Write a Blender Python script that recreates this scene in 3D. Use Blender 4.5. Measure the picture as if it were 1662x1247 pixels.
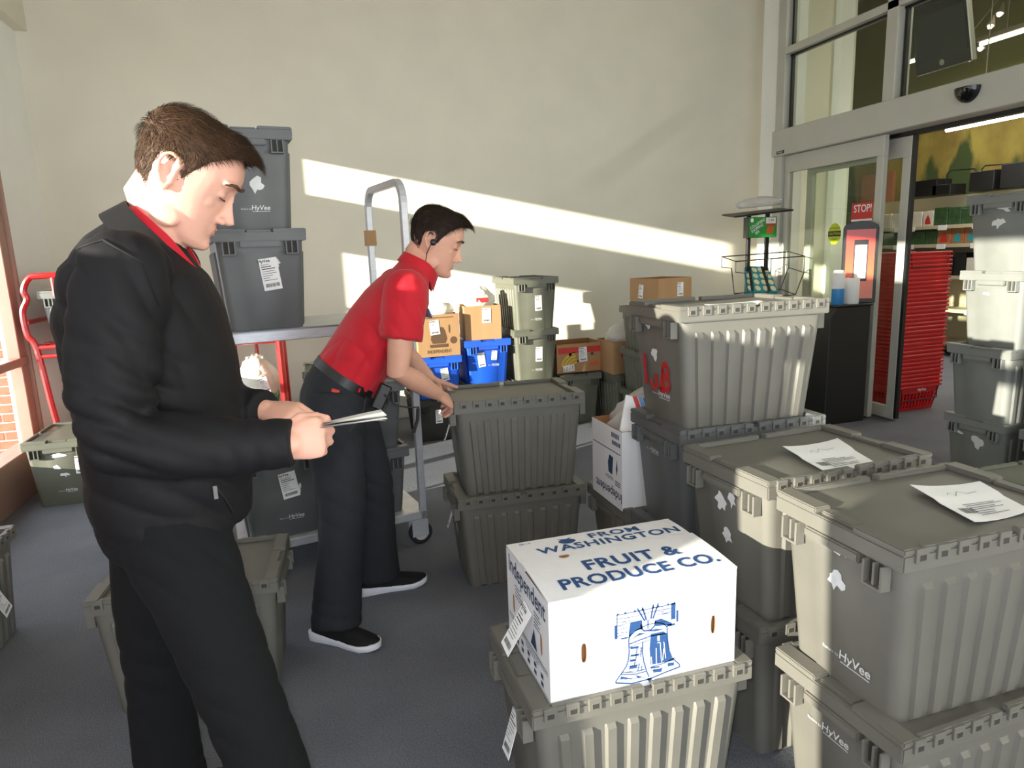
import bpy, bmesh, math, random
from mathutils import Vector, Matrix, Euler
import numpy as np

random.seed(7)
scene = bpy.context.scene
for o in list(bpy.data.objects):
    bpy.data.objects.remove(o)
COL = scene.collection

# ------------------------------------------------------------------ camera
cam_data = bpy.data.cameras.new('camera')
cam_data.sensor_width = 36.0
cam_data.lens = 1100.0 / 1662.0 * 36.0
cam_data.clip_start = 0.05
cam = bpy.data.objects.new('camera', cam_data)
COL.objects.link(cam)
cam.matrix_world = Matrix(((0.9560, 0.0890, -0.2802, 0.0),
                           (-0.2918, 0.1700, -0.9413, 0.0),
                           (-0.0361, 0.9814, 0.1885, 1.43),
                           (0, 0, 0, 1)))
scene.camera = cam

# ------------------------------------------------------------------ light
world = bpy.data.worlds.new('daylight')
scene.world = world
world.use_nodes = True
bg = world.node_tree.nodes['Background']
bg.inputs[0].default_value = (0.86, 0.93, 1.0, 1)
bg.inputs[1].default_value = 4.6

SUN_DIR = Vector((1.0, 0.40, -0.198)).normalized()
sun_data = bpy.data.lights.new('sun', 'SUN')
sun_data.energy = 17.0
sun_data.angle = 0.009
sun_data.color = (1.0, 0.93, 0.80)
sun = bpy.data.objects.new('sun', sun_data)
sun.rotation_euler = SUN_DIR.to_track_quat('-Z', 'Y').to_euler()
sun.location = (-8, -3, 4)
COL.objects.link(sun)

# the photographer's flash, a small bulb above the lens
flash_data = bpy.data.lights.new('camera_flash', 'POINT')
flash_data.energy = 44.0
flash_data.shadow_soft_size = 0.02
flash_data.color = (0.95, 0.97, 1.0)
flash = bpy.data.objects.new('camera_flash', flash_data)
flash.location = (-0.035, 0.01, 1.49)
COL.objects.link(flash)

scene.view_settings.view_transform = 'Standard'
scene.view_settings.look = 'None'
scene.view_settings.gamma = 1.0
scene.view_settings.use_curve_mapping = False
scene.view_settings.exposure = 0.0
scene.cycles.max_bounces = 8
scene.cycles.diffuse_bounces = 5
scene.cycles.glossy_bounces = 3
scene.cycles.transmission_bounces = 6
scene.cycles.transparent_max_bounces = 12
scene.cycles.caustics_reflective = False
scene.cycles.caustics_refractive = False
scene.cycles.sample_clamp_indirect = 6.0
scene.cycles.use_denoising = True

# ------------------------------------------------------------------ materials
def srgb(r, g, b):
    f = lambda c: (c / 255.0 / 12.92) if c / 255.0 <= 0.04045 else ((c / 255.0 + 0.055) / 1.055) ** 2.4
    return (f(r), f(g), f(b), 1.0)

def mat(name, rgb, rough=0.6, metal=0.0, vary=0.0, vscale=8.0, bump=0.0, bscale=60.0,
        spec=0.5, stretch=None, emit=None, estr=0.0, alpha=1.0, trans=0.0, coat=0.0):
    m = bpy.data.materials.new(name)
    m.use_nodes = True
    nt = m.node_tree
    b = nt.nodes['Principled BSDF']
    c = srgb(*rgb)
    b.inputs['Base Color'].default_value = c
    b.inputs['Roughness'].default_value = rough
    b.inputs['Metallic'].default_value = metal
    b.inputs['Specular IOR Level'].default_value = spec
    if coat: b.inputs['Coat Weight'].default_value = coat
    if trans: b.inputs['Transmission Weight'].default_value = trans
    if alpha < 1: b.inputs['Alpha'].default_value = alpha
    if emit:
        b.inputs['Emission Color'].default_value = srgb(*emit)
        b.inputs['Emission Strength'].default_value = estr
    if vary or bump:
        tc = nt.nodes.new('ShaderNodeTexCoord')
        mp = nt.nodes.new('ShaderNodeMapping')
        nt.links.new(tc.outputs['Object'], mp.inputs['Vector'])
        if stretch: mp.inputs['Scale'].default_value = stretch
    if vary:
        n = nt.nodes.new('ShaderNodeTexNoise'); n.inputs['Scale'].default_value = vscale
        n.inputs['Detail'].default_value = 5.0
        nt.links.new(mp.outputs[0], n.inputs['Vector'])
        r = nt.nodes.new('ShaderNodeMapRange')
        r.inputs['From Min'].default_value = 0.3; r.inputs['From Max'].default_value = 0.7
        r.inputs['To Min'].default_value = 1 - vary; r.inputs['To Max'].default_value = 1 + vary
        nt.links.new(n.outputs['Fac'], r.inputs['Value'])
        h = nt.nodes.new('ShaderNodeVectorMath'); h.operation = 'SCALE'
        h.inputs[0].default_value = c[:3]
        nt.links.new(r.outputs[0], h.inputs['Scale'])
        nt.links.new(h.outputs[0], b.inputs['Base Color'])
    if bump:
        n2 = nt.nodes.new('ShaderNodeTexNoise'); n2.inputs['Scale'].default_value = bscale
        n2.inputs['Detail'].default_value = 3.0
        nt.links.new(mp.outputs[0], n2.inputs['Vector'])
        bp = nt.nodes.new('ShaderNodeBump'); bp.inputs['Strength'].default_value = bump
        bp.inputs['Distance'].default_value = 0.01
        nt.links.new(n2.outputs['Fac'], bp.inputs['Height'])
        nt.links.new(bp.outputs[0], b.inputs['Normal'])
    return m

M = {}
M['wall'] = mat('wall_paint', (226, 221, 204), 0.75, vary=0.03, vscale=3, bump=0.05, bscale=180)
M['wall_white'] = mat('white_wall_paint', (246, 246, 242), 0.75, vary=0.02, vscale=3, bump=0.05, bscale=180)
M['ceiling'] = mat('ceiling_paint', (200, 196, 180), 0.9)
M['alum'] = mat('anodised_aluminium', (188, 187, 178), 0.45, 0.15, vary=0.03, vscale=5)
M['winframe'] = mat('window_frame_metal', (176, 140, 126), 0.4, 0.3, vary=0.04, vscale=6)  # pinkish lens-flare tint is put into the metal's colour
M['concrete'] = mat('concrete', (190, 185, 175), 0.9, vary=0.1, vscale=6)
M['brick'] = mat('red_brick', (168, 92, 72), 0.85, vary=0.22, vscale=14, bump=0.3, bscale=80)
M['mortar'] = mat('mortar', (205, 190, 175), 0.95, vary=0.1, vscale=20)
M['tote_warm'] = mat('warm_grey_plastic', (104, 102, 95), 0.48, vary=0.07, vscale=7, bump=0.03, bscale=90)
M['tote_cool'] = mat('cool_grey_plastic', (94, 96, 97), 0.45, vary=0.07, vscale=7, bump=0.03, bscale=90)
M['tote_olive'] = mat('olive_grey_plastic', (98, 99, 86), 0.48, vary=0.07, vscale=7, bump=0.03, bscale=90)
M['tote_pale'] = mat('pale_grey_plastic', (120, 122, 118), 0.5, vary=0.07, vscale=7, bump=0.03, bscale=90)
M['tote_blue'] = mat('blue_plastic', (30, 88, 205), 0.38, vary=0.08, vscale=7)
M['tote_black'] = mat('black_plastic', (36, 35, 33), 0.5, vary=0.1, vscale=7)
M['dark'] = mat('dark_recess', (52, 50, 45), 0.7)
M['paper'] = mat('white_paper', (240, 240, 240), 0.7, vary=0.02, vscale=30)
M['ink'] = mat('black_ink', (40, 40, 44), 0.7)
M['bluepaper'] = mat('pale_blue_paper', (150, 175, 200), 0.7)
M['print_white'] = mat('white_print', (222, 224, 224), 0.6, vary=0.05, vscale=60)
M['print_red'] = mat('red_paint', (186, 36, 36), 0.6, vary=0.15, vscale=60)
M['card'] = mat('brown_cardboard', (172, 134, 94), 0.8, vary=0.06, vscale=12, bump=0.06, bscale=120, stretch=(1, 1, 0.1))
M['card_in'] = mat('cardboard_inside', (150, 104, 64), 0.85, vary=0.08, vscale=12)
M['whitebox'] = mat('white_cardboard', (232, 232, 234), 0.6, vary=0.015, vscale=40, bump=0.10, bscale=90, stretch=(1.2, 1.2, 0.02))
M['inkblue'] = mat('blue_box_ink', (34, 72, 124), 0.65, vary=0.12, vscale=160)
M['inknavy'] = mat('navy_box_ink', (38, 62, 92), 0.65)
M['inkbrown'] = mat('brown_box_ink', (92, 68, 44), 0.7, vary=0.1, vscale=160)
M['red'] = mat('red_paint_metal', (196, 26, 26), 0.32, 0.0, vary=0.05, vscale=6, coat=0.3)
M['redplastic'] = mat('red_plastic', (200, 30, 36), 0.35, vary=0.06, vscale=9)
M['steel'] = mat('brushed_steel', (196, 198, 204), 0.36, 0.35, vary=0.08, vscale=20, stretch=(1, 1, 8))
M['black'] = mat('black_metal', (26, 26, 27), 0.4, vary=0.06, vscale=10)
M['rubber'] = mat('black_rubber', (34, 34, 35), 0.7, vary=0.08, vscale=30)
M['rubber_grey'] = mat('grey_wheel', (188, 186, 180), 0.6)
M['green'] = mat('green_print', (44, 150, 62), 0.5, vary=0.04, vscale=20)
M['yellow'] = mat('yellow_print', (214, 180, 60), 0.7, vary=0.1, vscale=20)
M['orange'] = mat('orange_print', (214, 104, 48), 0.7, vary=0.08, vscale=20)
M['redprint'] = mat('red_print', (200, 52, 46), 0.6, vary=0.04, vscale=20)
M['teal'] = mat('teal_fabric', (40, 150, 160), 0.7, vary=0.05, vscale=20)
M['cream'] = mat('cream_print', (236, 226, 190), 0.7)
M['plasticbag'] = mat('thin_white_plastic', (232, 228, 214), 0.45, vary=0.04, vscale=10, bump=0.4, bscale=18)
M['plasticclear'] = mat('clear_bag_plastic', (226, 222, 216), 0.25, alpha=0.55, bump=0.5, bscale=25)
M['bluewipe'] = mat('blue_label', (54, 132, 196), 0.4, vary=0.1, vscale=30)
M['phonewhite'] = mat('phone_screen_print', (246, 240, 232), 0.4)
M['lime'] = mat('yellow_green_sticker', (206, 222, 50), 0.6)

def glass_mat(name, tint, refl=0.08, clear=0.92):
    m = bpy.data.materials.new(name); m.use_nodes = True
    nt = m.node_tree; nt.nodes.clear()
    out = nt.nodes.new('ShaderNodeOutputMaterial')
    t = nt.nodes.new('ShaderNodeBsdfTransparent'); t.inputs[0].default_value = tint
    g = nt.nodes.new('ShaderNodeBsdfGlossy'); g.inputs['Roughness'].default_value = 0.02
    mx = nt.nodes.new('ShaderNodeMixShader')
    lw = nt.nodes.new('ShaderNodeLayerWeight'); lw.inputs[0].default_value = 0.5
    pw = nt.nodes.new('ShaderNodeMath'); pw.operation = 'POWER'; pw.inputs[1].default_value = 5.0
    ml = nt.nodes.new('ShaderNodeMath'); ml.operation = 'MULTIPLY_ADD'; ml.inputs[1].default_value = 0.6; ml.inputs[2].default_value = refl
    nt.links.new(lw.outputs['Facing'], pw.inputs[0]); nt.links.new(pw.outputs[0], ml.inputs[0]); nt.links.new(ml.outputs[0], mx.inputs[0])
    nt.links.new(t.outputs[0], mx.inputs[1]); nt.links.new(g.outputs[0], mx.inputs[2])
    nt.links.new(mx.outputs[0], out.inputs['Surface'])
    return m
M['glass'] = glass_mat('window_glass', (0.97, 0.98, 0.97, 1), 0.03)
M['glassdoor'] = glass_mat('door_glass', (0.92, 0.95, 0.9, 1), 0.03)

def carpet_mat():
    m = bpy.data.materials.new('grey_carpet'); m.use_nodes = True
    nt = m.node_tree; b = nt.nodes['Principled BSDF']
    b.inputs['Roughness'].default_value = 0.95; b.inputs['Specular IOR Level'].default_value = 0.15
    tc = nt.nodes.new('ShaderNodeTexCoord')
    n1 = nt.nodes.new('ShaderNodeTexNoise'); n1.inputs['Scale'].default_value = 240; n1.inputs['Detail'].default_value = 4
    n2 = nt.nodes.new('ShaderNodeTexNoise'); n2.inputs['Scale'].default_value = 2.2; n2.inputs['Detail'].default_value = 4
    w = nt.nodes.new('ShaderNodeTexVoronoi'); w.inputs['Scale'].default_value = 75
    for n in (n1, n2, w): nt.links.new(tc.outputs['Object'], n.inputs['Vector'])
    a = nt.nodes.new('ShaderNodeMath'); a.operation = 'MULTIPLY_ADD'
    nt.links.new(n2.outputs['Fac'], a.inputs[0]); a.inputs[1].default_value = 0.35; nt.links.new(n1.outputs['Fac'], a.inputs[2])
    cr = nt.nodes.new('ShaderNodeValToRGB')
    cr.color_ramp.elements[0].position = 0.42; cr.color_ramp.elements[0].color = srgb(80, 83, 91)
    cr.color_ramp.elements[1].position = 0.95; cr.color_ramp.elements[1].color = srgb(130, 132, 138)
    nt.links.new(a.outputs[0], cr.inputs[0]); nt.links.new(cr.outputs[0], b.inputs['Base Color'])
    bp = nt.nodes.new('ShaderNodeBump'); bp.inputs['Strength'].default_value = 0.5; bp.inputs['Distance'].default_value = 0.002
    ad = nt.nodes.new('ShaderNodeMath'); ad.operation = 'ADD'
    nt.links.new(w.outputs['Distance'], ad.inputs[0]); nt.links.new(n1.outputs['Fac'], ad.inputs[1])
    nt.links.new(ad.outputs[0], bp.inputs['Height']); nt.links.new(bp.outputs[0], b.inputs['Normal'])
    return m
M['carpet'] = carpet_mat()

# ------------------------------------------------------------------ mesh helpers
class MB:
    """collects shapes for ONE mesh object"""
    def __init__(s):
        s.v = []; s.f = []; s.m = []
    def add(s, verts, faces, mi=0):
        b = len(s.v)
        s.v += [tuple(p) for p in verts]
        s.f += [tuple(b + i for i in f) for f in faces]
        s.m += [mi] * len(faces)
        return s
    def box(s, x0, x1, y0, y1, z0, z1, mi=0, mtx=None):
        vs = [Vector(p) for p in ((x0, y0, z0), (x1, y0, z0), (x1, y1, z0), (x0, y1, z0), (x0, y0, z1), (x1, y0, z1), (x1, y1, z1), (x0, y1, z1))]
        if mtx: vs = [mtx @ p for p in vs]
        return s.add(vs, [(0, 3, 2, 1), (4, 5, 6, 7), (0, 1, 5, 4), (1, 2, 6, 5), (2, 3, 7, 6), (3, 0, 4, 7)], mi)
    def loft(s, rings, mi=0, cap=True, closed=False):
        n = len(rings[0]); b = len(s.v); fs = []
        for r in rings: s.v += [tuple(p) for p in r]
        k = len(rings)
        for i in range(k if closed else k - 1):
            a = b + i * n; c = b + ((i + 1) % k) * n
            for j in range(n):
                fs.append((a + j, a + (j + 1) % n, c + (j + 1) % n, c + j))
        if cap and not closed:
            fs.append(tuple(b + j for j in reversed(range(n))))
            fs.append(tuple(b + (k - 1) * n + j for j in range(n)))
        s.f += fs; s.m += [mi] * len(fs)
        return s
    def tube(s, pts, r, n=8, mi=0, closed=False, sq=False):
        pts = [Vector(p) for p in pts]
        rr = r if isinstance(r, (list, tuple)) else [r] * len(pts)
        rings = []; up = None
        for i, p in enumerate(pts):
            if closed: t = pts[(i + 1) % len(pts)] - pts[i - 1]
            else: t = pts[min(i + 1, len(pts) - 1)] - pts[max(i - 1, 0)]
            t.normalize()
            if up is None:
                up = Vector((0, 0, 1)) if abs(t.z) < 0.9 else Vector((1, 0, 0))
            up = (up - t * up.dot(t)).normalized()
            sd = t.cross(up)
            off = math.pi / 4 if sq else 0
            rings.append([p + (up * math.cos(2 * math.pi * j / n + off) + sd * math.sin(2 * math.pi * j / n + off)) * rr[i] for j in range(n)])
        return s.loft(rings, mi, True, closed)
    def prism(s, poly, fn, t, mi=0):
        """poly 2D outline; fn(u,v,h) -> 3D; t thickness"""
        n = len(poly)
        vs = [fn(u, v, 0) for u, v in poly] + [fn(u, v, t) for u, v in poly]
        fs = [tuple(reversed(range(n))), tuple(range(n, 2 * n))] + [(i, (i + 1) % n, n + (i + 1) % n, n + i) for i in range(n)]
        return s.add(vs, fs, mi)
    def ell(s, c, r, nu=14, nv=9, mtx=None, mi=0):
        c = Vector(c); rings = []
        for i in range(1, nv):
            ph = math.pi * i / nv - math.pi / 2
            ring = []
            for j in range(nu):
                th = 2 * math.pi * j / nu
                p = Vector((r[0] * math.cos(ph) * math.cos(th), r[1] * math.cos(ph) * math.sin(th), r[2] * math.sin(ph)))
                ring.append(c + ((mtx @ p) if mtx else p))
            rings.append(ring)
        return s.loft(rings, mi)
    def mesh(s, name, mats, bevel=0.0, seg=1, smooth=False, angle=35):
        me = bpy.data.meshes.new(name)
        me.from_pydata([tuple(p) for p in s.v], [], s.f)
        for mm in mats: me.materials.append(M[mm] if isinstance(mm, str) else mm)
        me.polygons.foreach_set('material_index', s.m)
        bm = bmesh.new(); bm.from_mesh(me)
        bmesh.ops.recalc_face_normals(bm, faces=bm.faces)
        if bevel:
            es = [e for e in bm.edges if len(e.link_faces) == 2 and e.calc_face_angle(0) > math.radians(angle)]
            bmesh.ops.bevel(bm, geom=es, offset=bevel, segments=seg, affect='EDGES', clamp_overlap=True)
        if smooth:
            for f in bm.faces: f.smooth = True
            for e in bm.edges:
                if len(e.link_faces) == 2 and e.calc_face_angle(0) > math.radians(angle): e.smooth = False
        bm.to_mesh(me); bm.free()
        return me
    def build(s, name, mats, parent=None, **k):
        return link(name, s.mesh(name, mats if isinstance(mats, (list, tuple)) else [mats], **k), parent)

def link(name, me, parent=None):
    o = bpy.data.objects.new(name, me); COL.objects.link(o)
    if parent: o.parent = parent
    return o
def tag(o, label, cat, group=None):
    o['label'] = label; o['category'] = cat
    if group: o['group'] = group
    return o
def struct(o):
    o['kind'] = 'structure'; return o
def empty(name, loc, rz=0.0):
    o = bpy.data.objects.new(name, None); COL.objects.link(o)
    o.location = loc; o.rotation_euler = (0, 0, rz); o.empty_display_size = 0.1
    return o
def thing(name, label, cat, loc, rz=0.0, group=None):
    return tag(empty(name, loc, rz), label, cat, group)

_txt = {}
def text2d(s, size=1.0, bold=0.0, align='CENTER', space=1.0, line=1.0, shear=0.0):
    """returns (verts2d, faces) of flat lettering, centred"""
    key = (s, bold, align, space, line, shear)
    if key not in _txt:
        cu = bpy.data.curves.new('txt', 'FONT'); cu.body = s; cu.size = 1.0
        cu.align_x = align; cu.align_y = 'CENTER'; cu.offset = bold; cu.space_character = space
        cu.space_line = line; cu.shear = shear; cu.resolution_u = 3; cu.fill_mode = 'FRONT'
        ob = bpy.data.objects.new('txt', cu)
        me = bpy.data.meshes.new_from_object(ob)
        _txt[key] = ([(v.co.x, v.co.y) for v in me.vertices], [tuple(p.vertices) for p in me.polygons])
        bpy.data.objects.remove(ob); bpy.data.curves.remove(cu); bpy.data.meshes.remove(me)
    v, f = _txt[key]
    return [(x * size, y * size) for x, y in v], f
def put_text(mb, s, fn, u, v, size, mi=0, rot=0.0, sx=1.0, **k):
    vs, fs = text2d(s, size, **k)
    c, n = math.cos(rot), math.sin(rot)
    mb.add([fn(u + (x * sx * c - y * n), v + (x * sx * n + y * c)) for x, y in vs], fs, mi)
def put_rect(mb, fn, u0, u1, v0, v1, mi=0):
    mb.add([fn(u0, v0), fn(u1, v0), fn(u1, v1), fn(u0, v1)], [(0, 1, 2, 3)], mi)
def put_poly(mb, fn, pts, mi=0):
    mb.add([fn(u, v) for u, v in pts], [tuple(range(len(pts)))], mi)
def put_stroke(mb, fn, pts, w, mi=0):
    P = [Vector((a, b)) for a, b in pts]
    L, R = [], []
    for i, p in enumerate(P):
        t = (P[min(i + 1, len(P) - 1)] - P[max(i - 1, 0)]).normalized(); nrm = Vector((-t.y, t.x)) * w / 2
        L.append(p + nrm); R.append(p - nrm)
    vs = [fn(q.x, q.y) for q in L] + [fn(q.x, q.y) for q in R]; n = len(P)
    mb.add(vs, [(i, i + 1, n + i + 1, n + i) for i in range(n - 1)], mi)
def plane_fn(o, ux, uy, lift=0.0):
    o = Vector(o); ux = Vector(ux); uy = Vector(uy); nn = ux.cross(uy).normalized()
    return lambda u, v, h=0.0: o + ux * u + uy * v + nn * (h + lift)

# ------------------------------------------------------------------ the setting
XL, YB, XD = -1.825, 6.05, 4.32          # left wall, back wall, door wall planes
struct(MB().box(-2.0, 11.0, -3.2, 12.0, -0.12, 0.0).build('floor', 'carpet'))
struct(MB().box(-2.0, 4.62, YB, YB + 0.15, 0, 4.2).build('wall_back', 'wall'))
struct(MB().box(-2.0, 4.5, -3.2, YB + 0.15, 4.2, 4.3).build('ceiling', 'ceiling'))
struct(MB().box(XL - 0.15, XL, 5.32, YB, 0, 3.13).build('wall_left', 'wall_white'))
struct(MB().box(XL - 0.15, XL + 0.08, -3.2, YB, 3.13, 4.2).build('wall_left_upper', 'wall'))
struct(MB().box(XD, 4.60, 5.58, 5.84, 0, 4.2).build('wall_right', 'wall_white'))
struct(MB().box(XD, 4.47, -3.2, 0.55, 0, 4.2).build('wall_right_near', 'wall'))
struct(MB().box(-1.975, 4.47, -3.2, -3.05, 2.9, 4.2).build('wall_front_upper', 'wall'))
for k, (a, b) in enumerate(((-1.975, -1.6), (1.1, 1.4), (4.0, 4.47))):
    struct(MB().box(a, b, -3.2, -3.05, 0, 2.9).build('wall_front_%d' % (k + 1), 'wall'))

# left storefront window: frame, rails, panes, plus added panels that block sun
win = struct(MB().box(XL - 0.12, XL + 0.02, -3.05, 5.32, 0.0, 0.30).build('window_1', 'winframe', bevel=0.004))
def bar(y0, y1, z0, z1, nm, d=0.0, parent=win):
    return MB().box(XL - 0.10 + d, XL + 0.015 - d, y0, y1, z0, z1).build(nm, 'winframe', parent, bevel=0.004)
for y in (5.29, 3.56, 2.84, 1.56, 0.36, -0.61):
    bar(y, y + (0.03 if y > 5 else 0.06), 0.30, 3.13, 'mullion')
bar(5.18, 5.29, 0.30, 1.936, 'door_stile', 0.02)
# per bay: rails and, out of view, added sun-blocking panels as (bottom, top); glass fills what is left between 0.30 and 3.13
BAYS = [((3.62, 5.29), [(0.82, 0.874), (1.936, 2.355), (2.65, 3.13)]),
        ((2.90, 3.56), [(0.82, 1.30), (1.30, 2.355), (2.65, 3.13)]),  # this and later bays are unseen; solids sized to shape the sunlight
        ((1.62, 2.84), [(0.30, 1.30), (1.30, 2.355), (2.65, 3.13)]),
        ((0.57, 1.56), [(0.30, 1.75), (2.50, 3.13)]),
        ((0.42, 0.57), [(0.30, 1.50), (1.72, 1.81), (2.50, 3.13)]),
        ((-0.55, -0.02), [(0.30, 2.355), (2.65, 3.13)]),
        ((-0.02, 0.36), [(0.30, 0.60), (1.45, 2.355), (2.65, 3.13)]),
        ((-3.0, -0.61), [(0.30, 1.18), (1.936, 2.355), (2.65, 3.13)])]
for (y0, y1), rl in BAYS:
    z = 0.30
    for a, b in rl + [(3.13, 3.13)]:
        if a - z > 0.01:
            MB().box(XL - 0.052, XL - 0.046, y0 - 0.005, y1 + 0.005, z - 0.005, a + 0.005).build('pane', 'glass', win)
        if b > a:
            bar(y0, y1, a, b, 'rail_or_sun_block', 0.01)  # in the unseen bays an added panel that stops the sun
        z = b

# outside: paving and a low brick wall
struct(MB().box(-14, -2.0, -12, 16, -0.25, -0.1).build('pavement_outside', 'concrete'))
bw = struct(MB().box(-4.2, -1.99, 6.42, 6.62, -0.1, 0.98).build('wall_brick_outside', 'mortar'))
bmesh_brick = MB().box(0, 0.205, -0.012, 0.0, 0, 0.062).mesh('brick', ['brick'], bevel=0.004)
for r in range(14):
    for c in range(11):
        x = -4.2 + c * 0.217 - (0.108 if r % 2 else 0)
        if x < -4.2 or x + 0.205 > -1.99: continue
        o = link('brick', bmesh_brick, bw); o.location = (x, 6.42, -0.08 + r * 0.0755)

# ---- store-front wall on the right with sliding doors
fr = struct(MB().box(4.25, 4.42, 0.55, 5.58, 2.222, 2.447).build('trim_1', 'alum', bevel=0.006))
def post(y0, y1, z0, z1, nm, x0=4.28, x1=4.42, parent=fr, m='alum'):
    return MB().box(x0, x1, y0, y1, z0, z1).build(nm, m, parent, bevel=0.004)
post(5.47, 5.58, 0, 4.2, 'jamb_post')
for y in (4.25, 2.30): post(y, y + 0.105, 2.447, 4.2, 'mullion')
post(0.55, 0.66, 0, 4.2, 'jamb_post')
post(0.66, 5.47, 3.085, 3.145, 'transom_rail')
post(0.66, 5.47, 4.1, 4.2, 'head_rail')
for y0, y1 in ((4.355, 5.47), (2.405, 4.25), (0.66, 2.30)):
    for z0, z1 in ((2.447, 3.085), (3.145, 4.1)):
        MB().box(4.345, 4.352, y0, y1, z0, z1).build('pane', 'glassdoor', fr)
        g = MB()
        g.box(4.335, 4.362, y1 - 0.035, y1 - 0.012, z0, z1); g.box(4.335, 4.362, y0, y0 + 0.018, z0, z1); g.box(4.335, 4.362, y0, y1, z1 - 0.014, z1)
        g.build('gasket', 'black', fr)
fnx = lambda x, o=(0, 0): plane_fn((x, 0, 0), (0, -1, 0), (0, 0, 1))
pl = MB().box(4.246, 4.25, 5.40, 5.50, 2.236, 2.262)
pl = pl.build('maker_plate', 'black', fr)
t = MB(); f_ = plane_fn((4.2455, 5.45, 2.249), (0, -1, 0), (0, 0, 1)); put_text(t, 'STANLEY', f_, 0, 0, 0.018, bold=0.01)
t.build('lettering', 'print_white', pl)

def door_leaf(name, x, y0, y1, top, st=0.065, bot=0.11):
    """framed glass door leaf between y0 and y1"""
    d = struct(MB().box(x, x + 0.045, y0, y1, top - 0.15, top).build(name, 'alum', bevel=0.003))
    for a, b in ((y0, y0 + st), (y1 - st, y1)):
        MB().box(x, x + 0.045, a, b, 0.012, top - 0.15).build('stile', 'alum', d, bevel=0.003)
    MB().box(x, x + 0.045, y0 + st, y1 - st, 0.012, bot).build('bottom_rail', 'alum', d, bevel=0.003)
    MB().box(x + 0.018, x + 0.026, y0 + st, y1 - st, bot, top - 0.15).build('pane', 'glassdoor', d)
    return d
d1 = door_leaf('door_1', 4.315, 4.335, 5.468, 2.219, st=0.068)
d2 = door_leaf('door_2', 4.425, 4.19, 5.30, 2.19, st=0.075)
door_leaf('door_3', 4.315, 0.67, 2.30, 2.219, st=0.068)
MB().box(4.43, 4.46, 4.165, 4.19, 0.02, 2.19).build('edge_seal', 'black', d2)
struct(MB().box(4.42, 4.50, 0.66, 5.47, 2.195, 2.33).build('trim_2', 'black', bevel=0.004))

# ---- shop interior beyond the doors
def mural_mat():
    m = bpy.data.materials.new('painted_mural'); m.use_nodes = True
    nt = m.node_tree; b = nt.nodes['Principled BSDF']; b.inputs['Roughness'].default_value = 0.8
    tc = nt.nodes.new('ShaderNodeTexCoord'); sp = nt.nodes.new('ShaderNodeSeparateXYZ')
    nt.links.new(tc.outputs['Object'], sp.inputs[0])
    n = nt.nodes.new('ShaderNodeTexNoise'); n.inputs['Scale'].default_value = 1.6; n.inputs['Detail'].default_value = 6
    mp = nt.nodes.new('ShaderNodeMapping'); mp.inputs['Scale'].default_value = (1, 1.0, 0.8)
    nt.links.new(tc.outputs['Object'], mp.inputs[0]); nt.links.new(mp.outputs[0], n.inputs['Vector'])
    base = nt.nodes.new('ShaderNodeValToRGB')
    e = base.color_ramp.elements
    e[0].position = 0.32; e[0].color = srgb(104, 82, 36); e[1].position = 0.7; e[1].color = srgb(168, 150, 72)
    nt.links.new(n.outputs['Fac'], base.inputs[0])
    # pointed painted firs: a wave across the wall, thinned with height
    w = nt.nodes.new('ShaderNodeTexNoise'); w.inputs['Scale'].default_value = 2.4; w.inputs['Detail'].default_value = 7
    mp2 = nt.nodes.new('ShaderNodeMapping'); mp2.inputs['Scale'].default_value = (1, 1.0, 0.35); mp2.inputs['Location'].default_value = (3, 1.3, 0)
    nt.links.new(tc.outputs['Object'], mp2.inputs[0]); nt.links.new(mp2.outputs[0], w.inputs['Vector'])
    hz = nt.nodes.new('ShaderNodeMapRange'); hz.inputs['From Min'].default_value = 2.0; hz.inputs['From Max'].default_value = 3.1
    hz.inputs['To Min'].default_value = 0.12; hz.inputs['To Max'].default_value = -0.16
    nt.links.new(sp.outputs['Z'], hz.inputs['Value'])
    ad = nt.nodes.new('ShaderNodeMath'); ad.operation = 'ADD'
    nt.links.new(w.outputs['Fac'], ad.inputs[0]); nt.links.new(hz.outputs[0], ad.inputs[1])
    st = nt.nodes.new('ShaderNodeMapRange'); st.inputs['From Min'].default_value = 0.47; st.inputs['From Max'].default_value = 0.56
    nt.links.new(ad.outputs[0], st.inputs['Value'])
    mx = nt.nodes.new('ShaderNodeMixRGB'); mx.inputs['Color2'].default_value = srgb(62, 78, 38)
    nt.links.new(st.outputs[0], mx.inputs[0]); nt.links.new(base.outputs[0], mx.inputs['Color1'])
    nt.links.new(mx.outputs[0], b.inputs['Base Color'])
    return m
M['mural'] = mural_mat()
M['olive_wall'] = mat('olive_wall_paint', (150, 146, 84), 0.85, vary=0.03)
M['shop_ceiling'] = mat('shop_ceiling_dark', (92, 80, 62), 0.9, vary=0.1, vscale=2)
M['truss'] = mat('truss_paint', (150, 140, 120), 0.7)
struct(MB().box(10.0, 10.15, 3.0, 12.0, 0, 3.25).build('wall_mural', 'mural'))
struct(MB().box(10.0, 10.15, 3.0, 12.0, 3.25, 6.0).build('wall_olive', 'olive_wall'))
struct(MB().box(4.62, 5.90, 6.40, 6.55, 0, 6.0).build('wall_shop_side', 'wall'))
struct(MB().box(5.62, 5.78, 6.30, 6.40, 0, 6.0).build('trim_3', 'wall_white'))
struct(MB().box(4.5, 10.15, 2.0, 12.0, 6.0, 6.1).build('ceiling_shop', 'shop_ceiling'))
struct(MB().box(5.9, 10.15, 11.85, 12.0, 0, 6.0).build('wall_shop_far', 'wall'))
struct(MB().box(4.47, 10.15, 1.9, 2.0, 0, 6.0).build('wall_shop_near_added', 'wall'))  # unseen wall, added to keep outside daylight from the shop
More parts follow.
